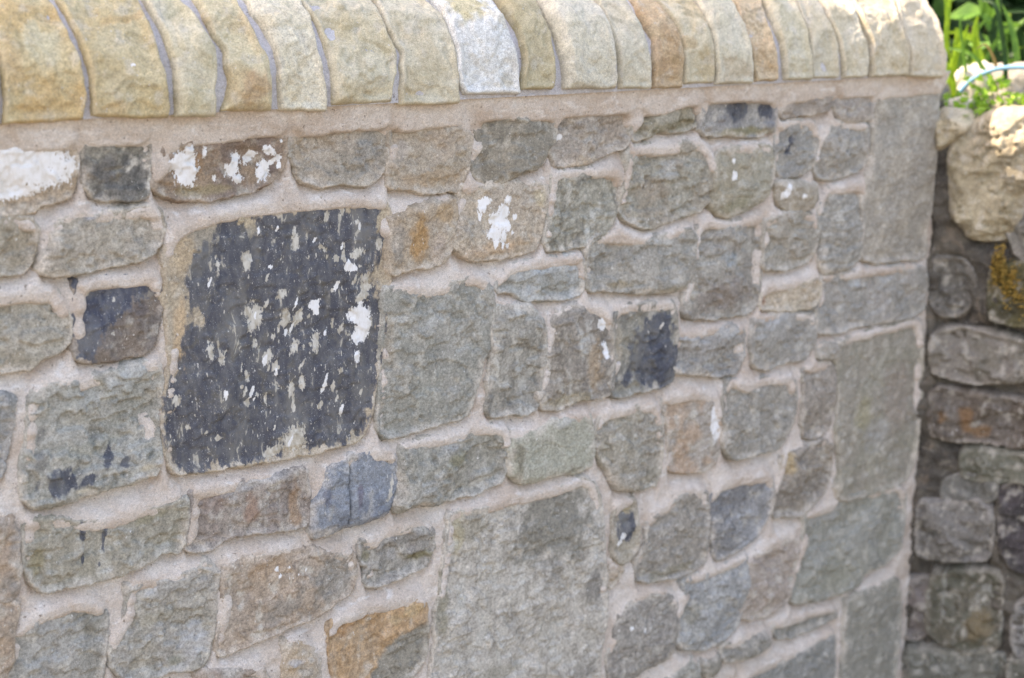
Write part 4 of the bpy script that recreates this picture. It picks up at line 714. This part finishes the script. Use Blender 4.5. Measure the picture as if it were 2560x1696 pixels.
while x > cu0 + .03:
    w = .06 + .05 * ((k * 37) % 10) / 10.; a = max(cu0, x - w)
    V, F, col, mk, um = coping_sheet([(a * 1000, 3), (a * 1000, 60), (a * 1000, 130)], [(x * 1000, 3), (x * 1000, 60), (x * 1000, 130)], COPING[k % 8][2], COPING[(k + 3) % 8][3], {}, [], 340 + k, .005, False)
    Vs.append(V); Fs.append(F + n); Cs.append(col); Ms.append(mk); n += len(V); x = a - .012; k += 1
ob = mesh_np('outlying_coping', np.concatenate(Vs), np.concatenate(Fs), M_COPING, True, np.concatenate(Cs), np.concatenate(Ms), coping, (-.2, 0, ZC)); ob['kind'] = 'stuff'

# ================================================================== THE OLD WALL AT THE CORNER
_a = math.radians(-64.9); WD = (math.cos(_a), math.sin(_a), 0); WN = (WD[1], -WD[0], 0)
FO = Frame((1.915, 0, 0), WD, WN)
old = empty('old_stone_wall', (2.10, -.25, 0), 'older dark rubble wall at right meeting the pale wall in a shaded corner', 'wall'); old['kind'] = 'thing'
OP = [chaikin(np.array(q[0]) / 1000.) for q in OLD_STONES]
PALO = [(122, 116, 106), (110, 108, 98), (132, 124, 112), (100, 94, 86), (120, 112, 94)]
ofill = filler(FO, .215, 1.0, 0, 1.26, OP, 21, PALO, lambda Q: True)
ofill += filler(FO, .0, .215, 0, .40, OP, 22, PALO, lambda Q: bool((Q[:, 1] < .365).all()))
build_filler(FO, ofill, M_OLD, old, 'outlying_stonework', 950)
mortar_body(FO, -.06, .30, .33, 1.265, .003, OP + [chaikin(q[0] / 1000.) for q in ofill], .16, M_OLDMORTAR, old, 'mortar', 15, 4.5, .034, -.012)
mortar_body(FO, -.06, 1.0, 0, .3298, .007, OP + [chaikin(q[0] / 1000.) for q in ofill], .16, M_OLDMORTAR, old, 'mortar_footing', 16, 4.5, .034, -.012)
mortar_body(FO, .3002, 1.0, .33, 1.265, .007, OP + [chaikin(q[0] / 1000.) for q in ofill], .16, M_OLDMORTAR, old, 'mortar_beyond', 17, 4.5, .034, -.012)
for i, q in enumerate(OLD_STONES):
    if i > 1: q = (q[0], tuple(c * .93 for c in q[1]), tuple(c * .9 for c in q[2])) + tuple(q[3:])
    q[3].setdefault('grow', .008); q[3].setdefault('smear', .25); q[3].setdefault('rough', 1.8); q[3].setdefault('sat', .85)
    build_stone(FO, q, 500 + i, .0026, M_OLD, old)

# ================================================================== BANK AND PLANTS BEHIND THE OLD WALL
M_SOIL = plain('garden_soil', (96, 80, 60), (70, 58, 44), 60)
def bank_z(r, b):
    return 1.262 + .10 * sst(.05, .6, b) + .05 * sst(.6, 2.5, b)
rr, bb = np.meshgrid(np.linspace(-1.6, 1.0, 90), np.concatenate([np.linspace(.03, .6, 40), np.linspace(.65, 6, 40)]))
r_ = rr.ravel(); b_ = bb.ravel()
z = bank_z(r_, b_) + .012 * fbm(r_ * 9, b_ * 9, 4, 80) * sst(.03, .1, b_)
VB = FO.at(r_, z, -b_); m = (VB[:, 1] > .30) | (VB[:, 0] > 1.93)
idx = np.arange(len(r_)).reshape(rr.shape); Fb = np.stack([idx[:-1, :-1], idx[1:, :-1], idx[1:, 1:], idx[:-1, 1:]], -1).reshape(-1, 4)
Fb = Fb[m[Fb].all(1)]
bk = mesh_np('earth_bank', VB, Fb[:, ::-1], M_SOIL); bk['kind'] = 'structure'; bk['label'] = 'dark earth bank held behind the old wall'

M_LEAF_BRIGHT = plain('bright_strap_leaf', (160, 192, 58), (126, 164, 48), 60, .5, .5)
M_LEAF_MID = plain('mid_green_leaf', (104, 146, 60), (76, 118, 50), 50, .5, .35)
M_LEAF_DARK = plain('dark_green_leaf', (46, 76, 40), (34, 60, 34), 50, .55, .3)
M_LEAF_LOW = plain('fresh_groundcover_leaf', (150, 186, 66), (104, 150, 56), 90, .5, .4)
M_STEM = plain('green_brown_stem', (92, 84, 52), (70, 64, 44), 60)
M_MOSS = plain('golden_moss', (176, 142, 72), (104, 92, 50), 160)
M_HOSE = plain('pale_blue_hose', (104, 148, 176), (118, 160, 186), 20, .45)

def ribbon(pts, w, n=14):
    P = np.array(pts, float); t = np.linspace(0, len(P) - 1, n); i = np.clip(t.astype(int), 0, len(P) - 2); f = (t - i)[:, None]
    C = P[i] * (1 - f) + P[i + 1] * f
    for _ in range(2): C[1:-1] = (C[:-2] + C[2:] + 2 * C[1:-1]) / 4
    T = np.gradient(C, axis=0); T /= np.linalg.norm(T, axis=1)[:, None]
    view = np.array([.62, .74, 0]); side = np.cross(T, view); side /= np.linalg.norm(side, axis=1)[:, None] + 1e-9
    nrm = np.cross(side, T)
    ww = w * np.sin(np.linspace(.45, math.pi - .02, n))[:, None] ** .7
    V = np.concatenate([C - side * ww / 2, C + nrm * ww * .22, C + side * ww / 2]); a = np.arange(n - 1)
    F = np.concatenate([np.stack([a, a + 1, n + a + 1, n + a], 1), np.stack([n + a, n + a + 1, 2 * n + a + 1, 2 * n + a], 1)])
    return V, F
strap = empty('strap_leaf_plant', tuple(np.array(BLADES[0][1][0]) / 1000.), 'tall yellow-green strap-leaved plant rising beside the coping end', 'plant')
for w, pts, br in BLADES:
    P = np.array(pts, float) / 1000.
    base = P[0].copy(); base[2] = min(base[2], 1.28); base += np.array([.02, .02, 0])
    V, F = ribbon(np.concatenate([[base], P]), w / 1000. * 1.7)
    mesh_np('blade', V, F, M_LEAF_BRIGHT if br else M_LEAF_MID, True, None, None, strap, V[0])

def leaf_geo(rs, c, size, up=.4, asp=.5):
    """one folded pointed leaf"""
    d = rs.normal(size=3); d[2] = abs(d[2]) * up - .1; d /= np.linalg.norm(d)
    s = np.cross(d, rs.normal(size=3)); s /= np.linalg.norm(s); n = np.cross(s, d)
    L = size * rs.uniform(.7, 1.25); w = L * asp
    V = np.array([c, c + d * L * .45 - s * w / 2 + n * w * .15, c + d * L * .45 - n * w * .05, c + d * L * .45 + s * w / 2 + n * w * .15, c + d * L - n * w * .2])
    return V, np.array([[0, 1, 2], [0, 2, 3], [1, 4, 2], [2, 4, 3]])
def leaf_mass(rs, centers, n, spread, size, up=.4, asp=.5):
    Vs = []; Fs = []; k = 0
    for i in range(n):
        c = np.array(centers[rs.randint(len(centers))]) + rs.normal(size=3) * spread
        V, F = leaf_geo(rs, c, size, up, asp); Vs.append(V); Fs.append(F + k); k += 5
    return np.concatenate(Vs), np.concatenate(Fs)
def stem_tube(p, q, r0, r1, n=6):
    p = np.array(p, float); q = np.array(q, float); d = q - p; d /= np.linalg.norm(d) + 1e-9
    a = np.cross(d, (.3, .8, .5)); a /= np.linalg.norm(a); b = np.cross(d, a)
    an = np.linspace(0, 2 * math.pi, n, endpoint=False)
    ring = lambda c, r: c + r * (np.cos(an)[:, None] * a + np.sin(an)[:, None] * b)
    V = np.concatenate([ring(p, r0), ring(q, r1)]); i = np.arange(n); j = (i + 1) % n
    return V, np.stack([i, j, n + j, n + i], 1)

rs = np.random.RandomState(5)
names = ['leaning over the strap leaves', 'behind the blue hose', 'next to the coping end', 'at the far right edge', 'highest in the corner', 'right above the hose', 'left above the hose']
for i, p in enumerate(BIGPLANTS):
    p = np.array(p) / 1000.; base = np.array([p[0] + .02, p[1] + .02, 1.30])
    sh = empty('leafy_plant', tuple(base), 'broad-leaved dark green garden plant ' + names[i], 'plant', 'broad-leaved plants on the bank')
    V, F = stem_tube(base, p, .004, .002); mesh_np('stem', V, F, M_STEM, True, None, None, sh, base)
    for k in range(9):
        c = base + (p - base) * rs.uniform(.35, 1.15) + rs.normal(size=3) * (.03, .03, .015)
        V, F = leaf_geo(rs, c, .062, .5, .52)
        mesh_np('leaf', V, np.zeros((0, 4)), [M_LEAF_DARK, M_LEAF_MID, M_LEAF_MID][k % 3], False, None, None, sh, c, F3=F)
DRY = plain('dry_stalk', (150, 128, 84), (120, 104, 66), 60, .8, .2)
b0 = np.array(BLADES[3][1][0]) / 1000.
for k in range(26):
    a = b0 + np.array([rs.uniform(-.06, .16), rs.uniform(-.05, .12), 0]); a[2] = 1.29
    tip = a + np.array([rs.normal() * .05, rs.normal() * .05, rs.uniform(.08, .24)]); mid_ = (a + tip) / 2 + rs.normal(size=3) * .015
    V, F = ribbon([a, mid_, tip, tip + rs.normal(size=3) * (.03, .03, .01)], rs.uniform(.002, .009))
    mesh_np('blade', V, F, [M_LEAF_BRIGHT, M_LEAF_MID, M_LEAF_DARK, DRY][k % 4], True, None, None, strap, a)
LOWN = ['nearest the coping end', 'hanging over the boulder left side', 'on the crest of the boulder', 'under the middle of the hose', 'right of the boulder crest', 'between hose and boulder', 'farthest right behind the boulder', 'lowest beside the quoin', 'highest in front of the hose']
for i, p in enumerate(LOWPLANTS):
    p = np.array(p) / 1000.
    V, F = leaf_mass(rs, [p], 26, np.array([.016, .016, .009]), .017, .8, .6)
    lp = empty('ground_cover_plant', tuple(p - np.array([0, 0, .012])), 'tuft of small fresh green leaves ' + LOWN[i], 'plant', 'small green tufts on the old wall top')
    fo = mesh_np('foliage', V, np.zeros((0, 4)), M_LEAF_LOW, False, None, None, lp, p, F3=F); fo['kind'] = 'stuff'
# hedge mass further back
Vs = []; Fs = []; k = 0
for (cx, cy, cz, sx, sy, sz, n) in ((2.42, .40, 1.46, .22, .16, .16, 700), (2.62, .18, 1.44, .2, .16, .16, 500), (2.75, .75, 1.6, .35, .25, .28, 900), (3.1, .35, 1.55, .3, .3, .28, 900), (2.45, 1.1, 1.7, .25, .3, .32, 700), (3.5, .9, 1.9, .5, .5, .4, 900)):
    V, F = leaf_mass(rs, [(cx, cy, cz)], n, np.array([sx, sy, sz]) * .55, .075, .5, .55); Vs.append(V); Fs.append(F + k); k += len(V)
hd = empty('shrub', (2.8, .75, 1.36), 'dense shadowy green shrub filling the background behind the plants', 'shrub')
V = np.concatenate(Vs); mesh_np('foliage', V, np.zeros((0, 4)), M_LEAF_DARK, False, None, None, hd, (2.8, .7, 1.6), F3=np.concatenate(Fs))
for q in ((2.75, .75, 1.7), (3.1, .4, 1.65), (2.5, 1.05, 1.8)):
    V, F = stem_tube((q[0], q[1], 1.33), q, .012, .006); mesh_np('stem', V, F, M_STEM, True, None, None, hd, V[0])

# hose
H = np.array(HOSE, float) / 1000.; H[0, 2] -= .02
tt = np.linspace(0, len(H) - 1, 60); ii = np.clip(tt.astype(int), 0, len(H) - 2); ff = (tt - ii)[:, None]; Cc = H[ii] * (1 - ff) + H[ii + 1] * ff
for _ in range(6): Cc[1:-1] = (Cc[:-2] + Cc[2:] + 2 * Cc[1:-1]) / 4
T = np.gradient(Cc, axis=0); T /= np.linalg.norm(T, axis=1)[:, None]; A_ = np.cross(T, (0, 0, 1.)); A_ /= np.linalg.norm(A_, axis=1)[:, None]; B_ = np.cross(T, A_)
an = np.linspace(0, 2 * math.pi, 8, endpoint=False)
V = (Cc[:, None] + .0036 * (np.cos(an)[None, :, None] * A_[:, None] + np.sin(an)[None, :, None] * B_[:, None])).reshape(-1, 3)
i, j = [a.ravel() for a in np.meshgrid(np.arange(59), np.arange(8))]; j2 = (j + 1) % 8
hs = mesh_np('garden_hose', V, np.stack([i * 8 + j, i * 8 + j2, (i + 1) * 8 + j2, (i + 1) * 8 + j], 1), M_HOSE, True, None, None, None, Cc[5])
tag(hs, 'pale blue garden hose arching across the bank above the boulder', 'hose')

def rock(name, c, rx, rz, col, seed, label):
    import bmesh
    bm = bmesh.new(); bmesh.ops.create_icosphere(bm, subdivisions=4, radius=1.0)
    P = np.array([v.co[:] for v in bm.verts]); Fx = np.array([[v.index for v in f.verts] for f in bm.faces]); bm.free()
    n = fbm(P[:, 0] * 1.3 + P[:, 2], P[:, 1] * 1.3 - P[:, 2] * .7, 4, seed)
    q = n * 3; n = n * .35 + .1 * (np.floor(q) + sst(.35, .65, q - np.floor(q)))
    P = np.sign(P) * np.abs(P) ** .8 * (1 + n[:, None] * .5) * np.array([rx, rx, rz]) + np.array(c)
    col, mk, _ = paint(P[:, 0] * 1.0 + P[:, 1], P[:, 2], np.full(len(P), 1.), col, tuple(int(x * .9) for x in col), [], {'smear': 0, 'sat': .9}, seed)
    return tag(mesh_np(name, P, np.zeros((0, 4)), M_OLD, True, col, mk, None, np.array(c) - np.array([0, 0, rz]), F3=Fx), label, 'rock')
RL = ['bright cream rock under the blue hose', 'grey rounded rock at the right behind the boulder', 'small grey rock tucked behind the end of the coping', 'flat pale rock among the green tufts', 'low brown rock lying behind the boulder']
for k, (c, rx, rz, col) in enumerate(ROCKS):
    rock('loose_rock', np.array(c) / 1000., rx, rz, col, 600 + k, RL[k])

# moss tuft on the dark old stone
rs = np.random.RandomState(9); Vs = []; Fs = []; k = 0
for i in range(1100):
    r0 = .098 + abs(rs.normal()) * .026; z0 = 1.095 - (r0 - .098) * 1.1 + rs.normal() * .014 + .008 * math.sin(r0 * 300)
    c = FO.at(np.array([r0]), np.array([z0]), np.array([.012 + abs(rs.normal()) * .006]))[0]
    V, F = leaf_geo(rs, c, .0055, .6, .6); Vs.append(V); Fs.append(F + k); k += 5
ms = mesh_np('moss', np.concatenate(Vs), np.zeros((0, 4)), M_MOSS, False, None, None, old, FO.at(np.array([.11]), np.array([1.08]), np.array([.0]))[0], F3=np.concatenate(Fs))
ms['kind'] = 'stuff'; ms['label'] = 'golden moss catching the sun'

# unseen tree added behind the wall at left so its crown shades the coping
rs = np.random.RandomState(14)
tx, ty = -1.1, 1.5
tree = empty('added_shade_tree', (tx, ty, 0), 'unseen leafy tree added behind the stone wall at left to shade the coping', 'tree')
V, F = stem_tube((tx, ty, 0), (tx + .1, ty, 3.0), .13, .08, 10); mesh_np('trunk', V, F, M_STEM, True, None, None, tree, (tx, ty, 0))
Vs = []; Fs = []; k = 0
for i in range(7):
    a = i * .9; q = (tx + .1 + math.cos(a) * 1.0, ty + math.sin(a) * .9, 4.3 + .3 * math.sin(i * 2.1))
    V, F = stem_tube((tx + .1, ty, 2.6 + .06 * i), q, .05, .015); Vs.append(V); Fs.append(F + k); k += len(V)
mesh_np('limbs', np.concatenate(Vs), np.concatenate(Fs), M_STEM, True, None, None, tree, (tx, ty, 3))
tc = np.array([-1.20, 1.5, 4.4]); NL = 9000
dirs = rs.normal(size=(NL, 3)); dirs /= np.linalg.norm(dirs, axis=1)[:, None]
rad = rs.rand(NL) ** .42
lump = 1 + .10 * fbm(dirs[:, 0] * 2.3 + dirs[:, 2], dirs[:, 1] * 2.3 - dirs[:, 2], 2, 91)
Cn = tc + dirs * (rad * lump)[:, None] * np.array([1.12, 1.0, .8])
Vs = []; Fs = []
for i in range(NL):
    V, F = leaf_geo(rs, Cn[i], .11, .5, .55); Vs.append(V); Fs.append(F + 5 * i)
mesh_np('crown', np.concatenate(Vs), np.zeros((0, 4)), M_LEAF_MID, False, None, None, tree, tc, F3=np.concatenate(Fs))

for o in scene.objects:
    if '_w' in o: del o['_w']
